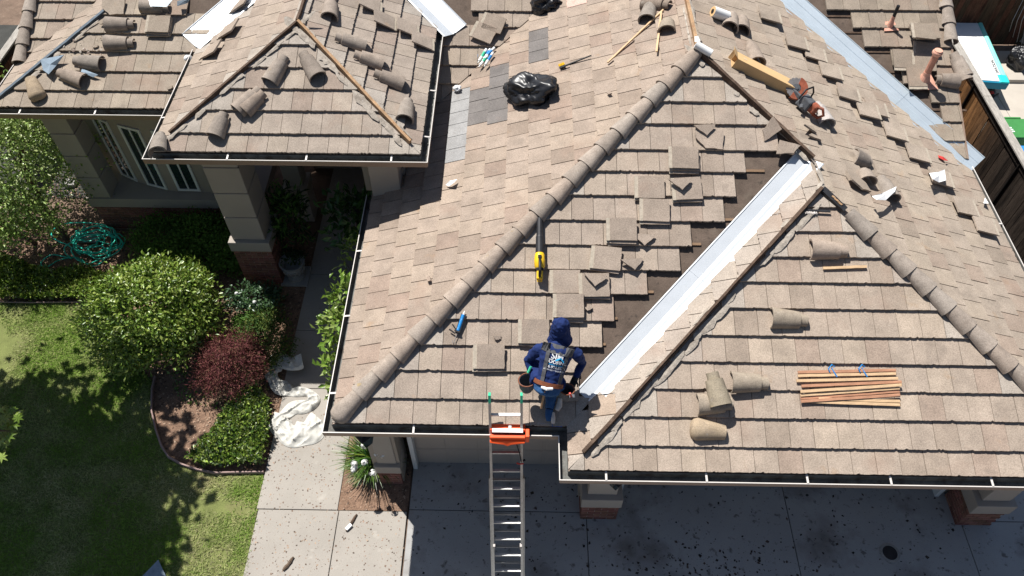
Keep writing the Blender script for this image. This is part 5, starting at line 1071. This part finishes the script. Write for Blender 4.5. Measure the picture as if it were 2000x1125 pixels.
# clump with white flowers in the planter
cl = thing('agapanthus', 'strappy clump with round white flower heads in the planter by the garage', 'plant', (-2.35, 5.55, 0)); r = random.Random(5); sm = MB()
for k in range(620):
    a = r.uniform(0, 6.28); rr = r.uniform(0, .30); L = r.uniform(.35, .7); o_ = Vector((-2.37 + rr * math.cos(a), 5.58 + rr * 1.15 * math.sin(a), 0)); d = Vector((math.cos(a), math.sin(a), 0)); s = Vector((-d.y, d.x, 0)) * .015; up = r.uniform(.5, 1.0); P = []
    for j in range(5): u = j / 4; P.append(o_ + d * (L * .65 * u * u * (1.25 - up * .5)) + Vector((0, 0, L * (u * (1.15) - .65 * u * u * (1.3 - up * .6)))))
    c_ = r.choice(G2 + GD + G2 + GY[:1])
    sm.add([p + s * (1 - i / 4.3) for i, p in enumerate(P)] + [p - s * (1 - i / 4.3) for i, p in enumerate(P)], [(i, i + 1, 6 + i, 5 + i) for i in range(4)], 0, c_)
sm.obj('leaves', 'leaf', cl)
for i, (x, y) in enumerate(((711, 870), (729, 878), (737, 885), (747, 888), (692, 905), (712, 903), (693, 912), (691, 917), (728, 923), (702, 852))):
    z = 1.02 - .03 * i; h_ = atz(x, y, z); st_ = Vector((-2.37 + r.uniform(-.1, .1), 5.6 + r.uniform(-.1, .1), 0)); fl = MB()
    MB().tube([st_, (st_ + h_) / 2 + Vector((0, 0, .06)), h_], .006, 5).obj('flower_stalk', 'leafm' if False else 'green_bin', cl)
    for k in range(34):
        a = Vector((r.gauss(0, 1), r.gauss(0, 1), r.gauss(0, 1))).normalized(); p = h_ + a * r.uniform(.012, .055); s = a.cross(Vector((.3, .5, .8))).normalized() * .025; q = a.cross(s).normalized() * .025; fl.add([p - s, p + q, p + s, p - q], [(0, 1, 2, 3)])
    fl.obj('flower_head', 'petal', cl)
for (x, y, z, lb) in ((462, 573, .55, 'left'), (497, 590, .5, 'right')):
    t = thing('rose_bloom', lb + ' of two white roses on the pale bush', 'flower', atz(x, y, z)); fl = MB()
    for k in range(24): a = Vector((r.gauss(0, 1), r.gauss(0, 1), abs(r.gauss(0, 1)))).normalized(); p = atz(x, y, z) + a * .03; s = a.cross(Vector((.3, .5, .8))).normalized() * .02; q = a.cross(s).normalized() * .02; fl.add([p - s, p + q, p + s, p - q], [(0, 1, 2, 3)])
    fl.obj('petals', 'petal', t)
# maple whose crown stands left of the picture and shades the lawn
tr = thing('maple_tree', 'maple at the lower left edge whose crown shades the lawn, leaves just entering the picture', 'tree', (-10.2, 6.4, 0)); tb = MB(); tb.tube([(-10.2, 6.4, -.1), (-10.15, 6.4, 1.2), (-10.0, 6.45, 2.6), (-9.8, 6.5, 3.6)], [.17, .14, .12, .09], 12); r = random.Random(8)
tips = []
for k in range(16):
    e = Vector((-9.4 + r.uniform(-1.8, 1.6), 6.75 + r.uniform(-1.5, 1.4), r.uniform(4.2, 6.0))); s_ = Vector((-10.0 + .2 * r.random(), 6.45, r.uniform(2.2, 3.6))); tb.tube([s_, (s_ + e) / 2 + Vector((0, 0, .15)), e], [.06, .04, .012], 7); tips.append(e)
br = [Vector((-9.95, 6.45, 2.8)), Vector((-8.9, 5.9, 3.4)), atz(-20, 840, 3.2), atz(22, 842, 3.1)]; tb.tube(br, [.05, .035, .018, .006], 7)
tb.obj('trunk', 'bark', tr)
rr = np.random.default_rng(9); NP = 9000; tp_ = np.array([list(e) for e in tips]); P = np.concatenate([tp_[rr.integers(0, len(tips), NP)] + rr.normal(0, .38, (NP, 3)), np.array([-9.25, 6.7, 5.0]) + rr.normal(0, 1, (6500, 3)) * np.array([1.0, .95, .8])])
P = P[[(lambda q: q[0] < -25 or q[1] > 1190)(proj(p)) and p[0] < -7.2 and p[2] > 2.8 for p in P]]
V, F, T = leaves(P, np.tile([0, 0, 1.0], (len(P), 1)) + rr.normal(0, .5, (len(P), 3)), .26, .20, GY, .2, seed=9); link('crown', arr_mesh('crown', V, F, T, 'leaf'), tr)
r = random.Random(4)
for (x, y) in ((6, 798), (14, 806), (24, 800), (30, 812), (8, 818), (18, 824), (34, 816), (4, 832), (14, 838), (26, 832), (6, 848), (18, 852), (2, 862), (12, 866), (24, 846), (8, 880), (-4, 800), (-6, 830), (36, 806), (3, 892)):
    c = atz(x, y, 3.15 + r.uniform(-.15, .15)); a0 = r.uniform(0, 6.28); q = Matrix.Rotation(r.uniform(-.5, .5), 3, 'X') @ Matrix.Rotation(r.uniform(-.5, .5), 3, 'Y') @ Matrix.Rotation(a0, 3, 'Z'); V = [c]
    for k in range(14): 
        an_ = math.pi * 2 * k / 14; rd = (.085 if k % 2 == 0 else .042) * (1.0 if k not in (6, 8) else .8) * r.uniform(.85, 1.1); V.append(c + q @ Vector((rd * math.cos(an_), rd * math.sin(an_), -.25 * rd * (k % 2 == 0))))
    MB().add(V, [(0, 1 + k, 1 + (k + 1) % 14) for k in range(14)], 0, r.choice(GY + [(.26, .34, .08)])).obj('leaf', 'leaf', tr)
# grass
r = np.random.default_rng(3); ng = 150000; Q = np.stack([r.uniform(-10.4, -3.9, ng), r.uniform(2.9, 8.9, ng)], 1); pl = np.array(LAWN)
def inpoly(Q, pl):
    c = np.zeros(len(Q), bool)
    for i in range(len(pl)):
        a, b = pl[i], pl[i - 1]; k = ((a[1] > Q[:, 1]) != (b[1] > Q[:, 1])); x = (b[0] - a[0]) * (Q[:, 1] - a[1]) / (b[1] - a[1] + 1e-12) + a[0]; c ^= k & (Q[:, 0] < x)
    return c
Q = Q[inpoly(Q, pl)]; bare = np.array([noise.noise(Vector((q[0] * .9, q[1] * .9, 3))) + .5 * noise.noise(Vector((q[0] * 3.1, q[1] * 3.1, 1))) for q in Q])
edge = np.exp(-((Q[:, 0] + 9.9) ** 2 / .25 + (Q[:, 1] - 7.6) ** 2 / .5)) * 2 + np.exp(-((Q[:, 1] - 4.75) ** 2 / .03)) * np.clip((Q[:, 0] + 6) / 2, 0, 1); keep = (bare + edge) < r.uniform(.12, .9, len(Q)); Q = Q[keep]; bare = bare[keep]; n = len(Q)
a = r.uniform(0, 6.28, n); h = r.uniform(.02, .05, n); ln = r.uniform(.03, .07, n); w_ = r.uniform(.005, .010, n); V = np.zeros((n, 3, 3)); V[:, :, :2] = Q[:, None, :]; V[:, 0, 0] += np.cos(a) * w_; V[:, 0, 1] += np.sin(a) * w_; V[:, 1, 0] -= np.cos(a) * w_; V[:, 1, 1] -= np.sin(a) * w_
b_ = r.uniform(0, 6.28, n); V[:, 2, 0] += np.cos(b_) * ln; V[:, 2, 1] += np.sin(b_) * ln; V[:, 2, 2] = h; dry = np.clip(.25 + bare * 1.1 + r.normal(0, .22, n), 0, 1)[:, None]
T = np.array([.18, .29, .045]) * (1 - dry) + np.array([.44, .41, .22]) * dry; T *= r.uniform(.7, 1.3, (n, 1)); gm = arr_mesh('grass', V.reshape(-1, 3), np.arange(n * 3).reshape(-1, 3), T, 'grassm'); tag(link('grass', gm), 'green and straw-coloured lawn grass', 'grass', kind='stuff')
# litter: wood chips in the beds, tile crumbs on the paving
def litter(name, label, polys, n, s0, s1, tints, seed, z, flat=.35, dens=None):
    r = np.random.default_rng(seed); out = []
    xs = [p[0] for q in polys for p in q]; ys = [p[1] for q in polys for p in q]
    while len(out) < n:
        x, y = r.uniform(min(xs), max(xs)), r.uniform(min(ys), max(ys))
        if any(inside((x, y), q) for q in polys) and not inside((x, y), LAWN) and (dens is None or r.random() < dens(x, y)): out.append((x, y))
    C = np.array(out); s = np.exp(r.uniform(math.log(s0), math.log(s1), n)); a = r.uniform(0, 6.28, n); e = r.uniform(.4, 1, n); V = np.zeros((n, 5, 3))
    for k in range(4): an_ = a + k * math.pi / 2 + r.uniform(-.3, .3, n); f_ = np.where(k % 2 == 0, 1, e) * s; V[:, k, 0] = C[:, 0] + np.cos(an_) * f_; V[:, k, 1] = C[:, 1] + np.sin(an_) * f_; V[:, k, 2] = z
    V[:, 4, :2] = C + r.uniform(-.3, .3, (n, 2)) * s[:, None]; V[:, 4, 2] = z + s * flat; i = np.arange(n)[:, None] * 5; F = np.concatenate([i + np.array([[k, (k + 1) % 4, 4]]) for k in range(4)]); t = np.array(tints)[r.integers(0, len(tints), n)] * r.uniform(.7, 1.3, (n, 1))
    return tag(link(name, arr_mesh(name, V.reshape(-1, 3), F, np.tile(t, (4, 1)), 'chip')), label, 'litter', kind='stuff')
litter('wood_chips', 'wood chips over the mulch beds', [[(-10.5, 8.9), (-7.2, 5.3), (-5.3, 5.1), (-4.15, 5.2), (-4.2, 10.4), (-10.5, 10.8)], [(-2.84, 4.78), (-1.74, 4.78), (-1.74, 6.5), (-2.84, 6.5)], [(-11, 10.8), (-8.6, 10.8), (-8.6, 12.5), (-11, 12.5)]], 9000, .008, .03, [(.26, .17, .12), (.15, .09, .06), (.35, .25, .18), (.09, .06, .045)], 81, 0)
litter('tile_crumbs', 'dark tile crumbs scattered over the walkway', [[(-4.08, 3.6), (-1.72, 3.6), (-1.72, 4.7), (-2.85, 4.8), (-2.85, 6.6), (-4.1, 6.6)]], 900, .006, .022, [(.16, .11, .085), (.24, .17, .13), (.10, .075, .06), (.30, .22, .16)], 82, .015)
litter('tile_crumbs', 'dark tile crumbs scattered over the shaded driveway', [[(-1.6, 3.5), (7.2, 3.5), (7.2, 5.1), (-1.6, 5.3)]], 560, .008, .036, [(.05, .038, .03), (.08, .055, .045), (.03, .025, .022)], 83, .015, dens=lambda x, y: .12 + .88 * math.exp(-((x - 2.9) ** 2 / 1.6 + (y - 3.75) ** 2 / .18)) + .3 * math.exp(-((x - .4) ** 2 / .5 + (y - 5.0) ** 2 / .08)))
litter('roof_crumbs', 'small mortar crumbs scattered on the far left roof slope', [[tuple(FC['LF'].at(x, y)[:2]) for x, y in ((130, 75), (215, 70), (225, 110), (120, 112))]], 40, .01, .035, [(.4, .36, .31), (.16, .12, .1)], 84, 0, flat=.6)
o = bpy.data.objects['roof_crumbs']; 
for v in o.data.vertices: v.co.z += FC['LF'].xy(v.co.x, v.co.y).z + .02
# sticks and offcuts on the paving
def offcut(A, B, w_, m, label, name='driftwood', z=.03):
    a, b = atz(*A, z), atz(*B, z); MBx = MB(); d = (b - a); pts = [a + d * k / 6 + Vector((random.uniform(-.008, .008), random.uniform(-.008, .008), random.uniform(-.004, .008))) for k in range(7)]
    return tag(MBx.tube(pts, [w_ * q for q in (.5, .8, 1.0, .9, 1.1, .9, .6)], 7).obj(name, m), label, 'wood scrap')
offcut((573, 1088), (553, 1115), .03, 'bark', 'gnarled brown wood scrap lying on the lower walkway slab'); offcut((697, 1005), (676, 1038), .025, 'oldwood', 'splintered board offcut with a white band on the slab below the planter'); MB
tag(MB().tube([atz(676, 1034, .05), atz(686, 1024, .055)], .03, 8, flat=.5).obj('paint_blob', 'paper'), 'white blob stuck on the splintered board offcut', 'scrap')
sh_ = [atz(x, y, .04 + q) for x, y, q in ((262, 1140, 0), (309, 1093, .03), (331, 1140, 0))]; cn = atz(283, 1120, .09)
tag(MB().add([sh_[0], cn, sh_[1], sh_[2], sh_[0] - Vector((0, 0, .004)), cn - Vector((0, 0, .004)), sh_[1] - Vector((0, 0, .004)), sh_[2] - Vector((0, 0, .004))], [(0, 3, 1), (1, 3, 2), (4, 5, 7), (5, 6, 7), (0, 1, 5, 4), (1, 2, 6, 5), (2, 3, 7, 6)]).obj('metal_sheet', 'asphalt_grey'), 'folded bluish metal sheet lying on the lawn at the bottom edge', 'metal sheet')
# white drop cloth
cp = [atz(x, y, .0) for x, y in ((596, 716), (570, 722), (545, 712), (532, 735), (545, 757), (572, 765), (606, 770), (610, 790), (575, 800), (548, 825), (566, 850), (600, 845), (628, 822))]
path = []
for i in range(len(cp) - 1):
    for k in range(18):
        t_ = k / 18; p0, p1, p2, p3 = cp[max(i - 1, 0)], cp[i], cp[i + 1], cp[min(i + 2, len(cp) - 1)]
        path.append(.5 * ((2 * p1) + (p2 - p0) * t_ + (2 * p0 - 5 * p1 + 4 * p2 - p3) * t_ * t_ + (3 * p1 - p0 - 3 * p2 + p3) * t_ ** 3))
rows = []; NW = 44
for i, p in enumerate(path):
    d = (path[min(i + 1, len(path) - 1)] - path[max(i - 1, 0)]).normalized(); s = Vector((-d.y, d.x, 0)); u = i / len(path); wd = .115 + .05 * noise.noise(Vector((u * 7, 1, 2))) + (.10 if u > .72 else 0) + (.04 if u < .25 else 0)
    row = []
    for k in range(NW):
        v = k / (NW - 1) * 2 - 1; wp = p + s * (v * wd); ca, sa = .8, .6; wq = Vector((wp.x * ca + wp.y * sa, -wp.x * sa + wp.y * ca, 0)); n1, n2, n3 = (abs(noise.noise(Vector(q_))) for q_ in ((wq.x * 5, wq.y * 2, 4), (wq.x * 2.5, wq.y * 6.5, 8), (wq.x * 11, wq.y * 5, 1))); z = .024 + max(0, .42 - u) * .45 + (1 - v ** 4) * (.052 * max(0, 1 - 3.4 * n1) + (.040) * max(0, 1 - 3.8 * n2) + .018 * max(0, 1 - 4 * n3))
        row.append(p + s * (v * wd * (1 + .35 * noise.noise(Vector((i * .072, 7 if v > 0 else 3, 1))))) + Vector((0, 0, max(z, .022))))
    rows.append(row)
co = MB().loft(rows, close=False, caps=False).obj('drop_cloth', 'cloth', smooth=True); tag(co, 'crumpled white drop cloth strewn across the walkway beside the jasmine', 'cloth')
# hose heap
hp = []; r = random.Random(6); c0 = atz(188, 480, .03); hp += [atz(165, 440, .25), atz(160, 448, .1), atz(150, 455, .03)]
for k in range(150):
    a = k * .36 + .8 * math.sin(k * .17); rad = .27 + .17 * math.sin(k * .23) + r.uniform(-.04, .04); hp.append(c0 + Vector((rad * 1.25 * math.cos(a) + .13 * math.sin(k * .11), rad * .95 * math.sin(a) + .18 * math.sin(k * .071), .02 + .10 * abs(math.sin(k * .05)) * r.uniform(.6, 1))))
hp += [atz(x, y, .03) for x, y in ((140, 505), (120, 500), (100, 498), (82, 510), (82, 520), (95, 520), (115, 508), (150, 503), (180, 520), (205, 505), (218, 470), (214, 445), (190, 437), (150, 435), (115, 440), (100, 458), (112, 470), (135, 480), (165, 505))]
sm_ = []
for i in range(len(hp) - 1):
    p0, p1, p2, p3 = hp[max(i - 1, 0)], hp[i], hp[i + 1], hp[min(i + 2, len(hp) - 1)]
    for k in range(3): t_ = k / 3; sm_.append(.5 * ((2 * p1) + (p2 - p0) * t_ + (2 * p0 - 5 * p1 + 4 * p2 - p3) * t_ * t_ + (3 * p1 - p0 - 3 * p2 + p3) * t_ ** 3))
tag(MB().tube(sm_, .0135, 6).obj('garden_hose', 'teal', smooth=True), 'tangled teal garden hose heaped on the bare bed at the left', 'hose')
tag(MB().bbox(tuple(atz(158, 462, 0) + Vector((0, -.18, 0))), tuple(atz(158, 462, 0) + Vector((.42, .10, .06)))).obj('meter_lid', 'stone', bevel=.01), 'grey concrete box lid lying under the hose', 'lid')
tag(MB().bbox(tuple(atz(138, 360, 0) + Vector((-.1, -.1, 0))), tuple(atz(138, 360, 0) + Vector((.14, .1, .08)))).obj('stepping_stone', 'stone', bevel=.01), 'pale stone in the bed behind the corner column', 'stone')
# urn planter on its pad
ub = atz(580, 545, 0); tag(MB().bbox((ub.x - .27, ub.y - .2, 0), (ub.x + .25, ub.y + .3, .05)).obj('urn_pad', 'stone', bevel=.01), 'square stone pad under the urn beside the brick column', 'pad')
t = thing('urn_planter', 'pale fluted stone urn standing in the shade beside the brick column', 'planter', ub + Vector((0, 0, .05)))
MB().lathe(ub + Vector((0, .03, .05)), [(.17, 0), (.17, .05), (.12, .08), (.07, .13), (.08, .16), (.17, .21), (.20, .30), (.19, .36), (.23, .42), (.25, .45), (.22, .45), (.16, .38), (.15, .3), (.001, .29)], 24).obj('urn', 'stone', t)
fl = MB()
for k in range(16): a = k * math.pi / 8; fl.tube([ub + Vector((.10 * math.cos(a), .03 + .10 * math.sin(a), .22)), ub + Vector((.19 * math.cos(a), .03 + .19 * math.sin(a), .27)), ub + Vector((.21 * math.cos(a), .03 + .21 * math.sin(a), .36))], .02, 6)
fl.obj('fluting', 'stone', t); P, D = cloud((ub.x, ub.y + .03, .5), (.22, .22, .16), 260, 14, 91); V, F, T = leaves(P, D, .08, .04, GD, seed=91); link('foliage', arr_mesh('foliage', V, F, T, 'leafm'), t)
c = atz(1738, 1080, .016); t = thing('cleanout_cover', 'round dark drain cover with a pale ring in the driveway', 'drain cover', c); MB().lathe(c, [(.15, 0), (.15, .008), (.112, .012), (.112, .004)], 32).obj('ring', 'stone', t); MB().lathe(c, [(.110, 0), (.110, .009), (.001, .009)], 28).obj('lid', 'dkmetal', t)
tag(MB().lathe((-3.1, 11.4, .03), [(.5, 0), (.5, .012), (.001, .014)], 36).obj('round_mat', 'dkmetal'), 'dark round mat on the shaded entry floor', 'mat')

# ------------------------------------------------------------------ east side: fence and the neighbour's yard
def fence(name, label, A, B, h, z0=0.0, pw=.14, face=(-1, 0), cap=True, warm=1.0, rails=True):
    A = Vector((*A, 0)); B = Vector((*B, 0)); d = (B - A).normalized(); L = (B - A).length; n = Vector((*face, 0)); t = thing(name, label, 'fence', A); ang = math.atan2(d.y, d.x); k = 0; s = 0.0
    pm_ = MB().box((0, 0, h / 2 - .05), (pw - .008, .02, h - .1)).mesh('plank', 'fencew')
    while s < L - pw * .5:
        o = link('plank', pm_); o.location = A + d * (s + pw / 2) + n * random.uniform(-.004, .004) + Vector((0, 0, z0)); o.rotation_euler = (random.uniform(-.004, .004), 0, ang); par(o, t)
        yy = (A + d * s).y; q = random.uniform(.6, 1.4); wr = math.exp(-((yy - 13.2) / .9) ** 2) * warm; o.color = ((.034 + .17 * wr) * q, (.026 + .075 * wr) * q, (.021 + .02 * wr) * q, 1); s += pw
    if cap: 
        ca_ = A + n * .04; 
        nseg = 4; 
        for j in range(nseg): MB().box(A + d * (L * (j + .5) / nseg) + Vector((0, 0, z0 + h)), (L / nseg - .006, .16, .035), Matrix.Rotation(ang, 3, 'Z')).obj('cap_rail', 'fencet', t, bevel=.004)
    if rails:
        for zz in (.35, h - .28): MB().box(A + d * (L / 2) + n * -.03 + Vector((0, 0, z0 + zz)), (L, .04, .09), Matrix.Rotation(ang, 3, 'Z')).obj('rail', 'fencew', t, col=(.05, .04, .03))
        MB().box(A + d * (L / 2) + n * .022 + Vector((0, 0, z0 + h - .10)), (L, .022, .14), Matrix.Rotation(ang, 3, 'Z')).obj('top_board', 'fencew', t, col=(.03, .024, .02))
        s = .3
        while s < L: MB().box(A + d * s + n * .03 + Vector((0, 0, z0 + h / 2)), (.03, .05, h - .05), Matrix.Rotation(ang, 3, 'Z')).obj('post', 'fencew', t, col=(.012, .010, .009)); s += 2.4
    return t
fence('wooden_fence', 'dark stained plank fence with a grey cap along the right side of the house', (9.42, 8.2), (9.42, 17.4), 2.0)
fence('wooden_fence', 'shaded brown plank fence at the top right behind the patio', (9.6, 17.6), (15.2, 17.6), 2.1, face=(0, -1), cap=False, warm=0, rails=False)
fence('wooden_fence', 'plank fence with a weathered rail beyond the far left roof', (-11.08, 12.6), (-11.08, 17.0), 2.0, face=(1, 0), warm=0)
for o in [c for t_ in bpy.data.objects if t_.name.startswith('wooden_fence') and t_.name != 'wooden_fence' for c in t_.children if c.name.startswith('plank')]: o.color = (.085 * random.uniform(.7, 1.3), .05, .033, 1)
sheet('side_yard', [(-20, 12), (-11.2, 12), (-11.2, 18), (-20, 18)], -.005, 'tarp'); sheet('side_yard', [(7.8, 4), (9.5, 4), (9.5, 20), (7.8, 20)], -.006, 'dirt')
tag(MB().bbox((-12.3, 14.2, 0), (-11.35, 17.2, 1.0)).obj('storage_bench', 'dkmetal', bevel=.02), 'dark greenish storage box beyond the far left fence', 'box')
# inflatable mat, bins, bag, paver, trimmer
t = thing('inflatable_mat', 'long white mat with teal padded edges lying beyond the fence', 'mat', (11, 17, .5))
za = .62; c3 = [atz(1952, 122, za), atz(1905, 155, za), atz(1842, 2, za), atz(1884, 2, za)]; dl = (c3[2] - c3[1]).normalized(); dw = (c3[0] - c3[1]); dw = (dw - dl * dw.dot(dl)); Wm = dw.length; dw.normalize(); Lm = 3.6; o0 = c3[1]; up = Vector((0, 0, 1))
def slab(l0, l1, w0, w1, z0, z1, name, m, bev=.02): q = [o0 + dl * a + dw * b for a, b in ((l0, w0), (l1, w0), (l1, w1), (l0, w1))]; return MB().prism([p + up * z0 for p in q], [p + up * z1 for p in q]).obj(name, m, t, bevel=bev)
slab(.0, Lm, .0, Wm - .09, -.10, .0, 'deck', 'white'); slab(.0, Lm, Wm - .09, Wm + .03, -.14, .012, 'side_pad', 'tealp', .04); slab(-.06, .01, -.02, Wm + .03, -.20, -.012, 'end_side', 'tealb', .03)
slab(-.05, .26, Wm - .20, Wm + .035, -.13, .018, 'corner_pad', 'tealc', .04); slab(Lm - .3, Lm + .05, -.05, .16, -.13, .018, 'corner_pad', 'tealc', .04)
for a, b in ((.3, .15), (.3, Wm - .15), (Lm - .3, .15), (Lm - .3, Wm - .15)): MB().tube([o0 + dl * a + dw * b - up * .1, Vector((*(o0 + dl * a + dw * b)[:2], 0))], .02, 8).obj('stand_leg', 'dkmetal', t)
cu = bpy.data.curves.new('lettering', 'FONT'); cu.body = 'SWATSON'; cu.size = .11; cu.offset = .002; o = bpy.data.objects.new('lettering', cu); COL.objects.link(o); dg = bpy.context.evaluated_depsgraph_get(); dg.update(); me = bpy.data.meshes.new_from_object(o.evaluated_get(dg)); bpy.data.objects.remove(o); me.materials.clear(); me.materials.append(M['dkmetal'])
o = link('lettering', me); q = Matrix((dl, -dw, up)).transposed(); q = Matrix((-dl * -1, dw * -1, up)).transposed().to_4x4(); q.translation = o0 + dl * .30 + dw * (Wm - .12) + up * .004; o.matrix_basis = q; par(o, t)
t = thing('wheelie_bin', 'green lidded wheelie bin at the right edge beyond the fence', 'bin', (10.55, 13.1, 0)); c = atz(1985, 252, 1.0)
MB().box(c + Vector((0, 0, -.5)), (.50, .56, 1.0), taper=1.0).obj('bin_body', 'green_bin', t, bevel=.03); MB().box(c + Vector((0, -.02, .02)), (.56, .62, .06)).obj('lid', 'green_bin', t, bevel=.02); MB().box(c + Vector((.0, .30, .04)), (.36, .05, .05)).obj('handle', 'green_bin', t, bevel=.01)
for k in range(3): MB().box(c + Vector((-.16, -.02 - .06 * k, .052)), (.05 + .02 * k, .035, .003)).obj('lid_print', 'printw', t)
t = thing('wheelie_bin', 'blue wheelie bin below the green one at the right edge', 'bin', (10.6, 12.4, 0)); c = atz(1998, 300, 1.0); MB().box(c + Vector((0.05, -.1, -.5)), (.50, .56, 1.0)).obj('bin_body', 'blue_bin', t, bevel=.03); MB().box(c + Vector((.05, -.1, .02)), (.56, .60, .06)).obj('lid', 'blue_bin', t, bevel=.02)
o = crumple(atz(1992, 112, .25), (.30, .38, .32), 9, 'bag', 'garbage_bag'); tag(o, 'black bin bag on the patio at the right edge', 'garbage bag')
tag(MB().box(atz(1982, 152, .06), (.42, .30, .1)).obj('paver', 'patio', bevel=.01), 'single pale paver on the patio below the black bag', 'paver')
t = thing('string_trimmer', 'black and red garden tool lying on the patio beside the fence', 'garden tool', atz(1932, 170, 0)); MB().tube([atz(1922, 155, .06), atz(1934, 164, .08), atz(1940, 178, .06), atz(1938, 188, .05)], [.05, .06, .055, .03], 10).obj('shroud', 'dkmetal', t); MB().box(atz(1937, 182, .08), (.09, .07, .06)).obj('trigger', 'red', t, bevel=.01); MB().tube([atz(1937, 192, .04), atz(1944, 186, .06), atz(1950, 183, .05)], .02, 8).obj('handle', 'black', t)
t = thing('leaning_board', 'grey board with loose wires leaning on the back fence', 'board', (14.1, 17.2, 0)); q = [atz(1962, 62, .1), atz(2008, 92, .1), atz(2040, -30, 1.4), atz(1995, -50, 1.5)]; MB().prism([p + Vector((0, .03, 0)) for p in q], [p for p in q]).obj('panel', 'fencet', t)
for k in range(4): MB().tube([atz(1968 + 9 * k, 72 + 5 * k, .12), atz(1978 + 9 * k, 40, .9), atz(1998 + 8 * k, 0, 1.3)], .006, 5).obj('wire', 'rim', t)
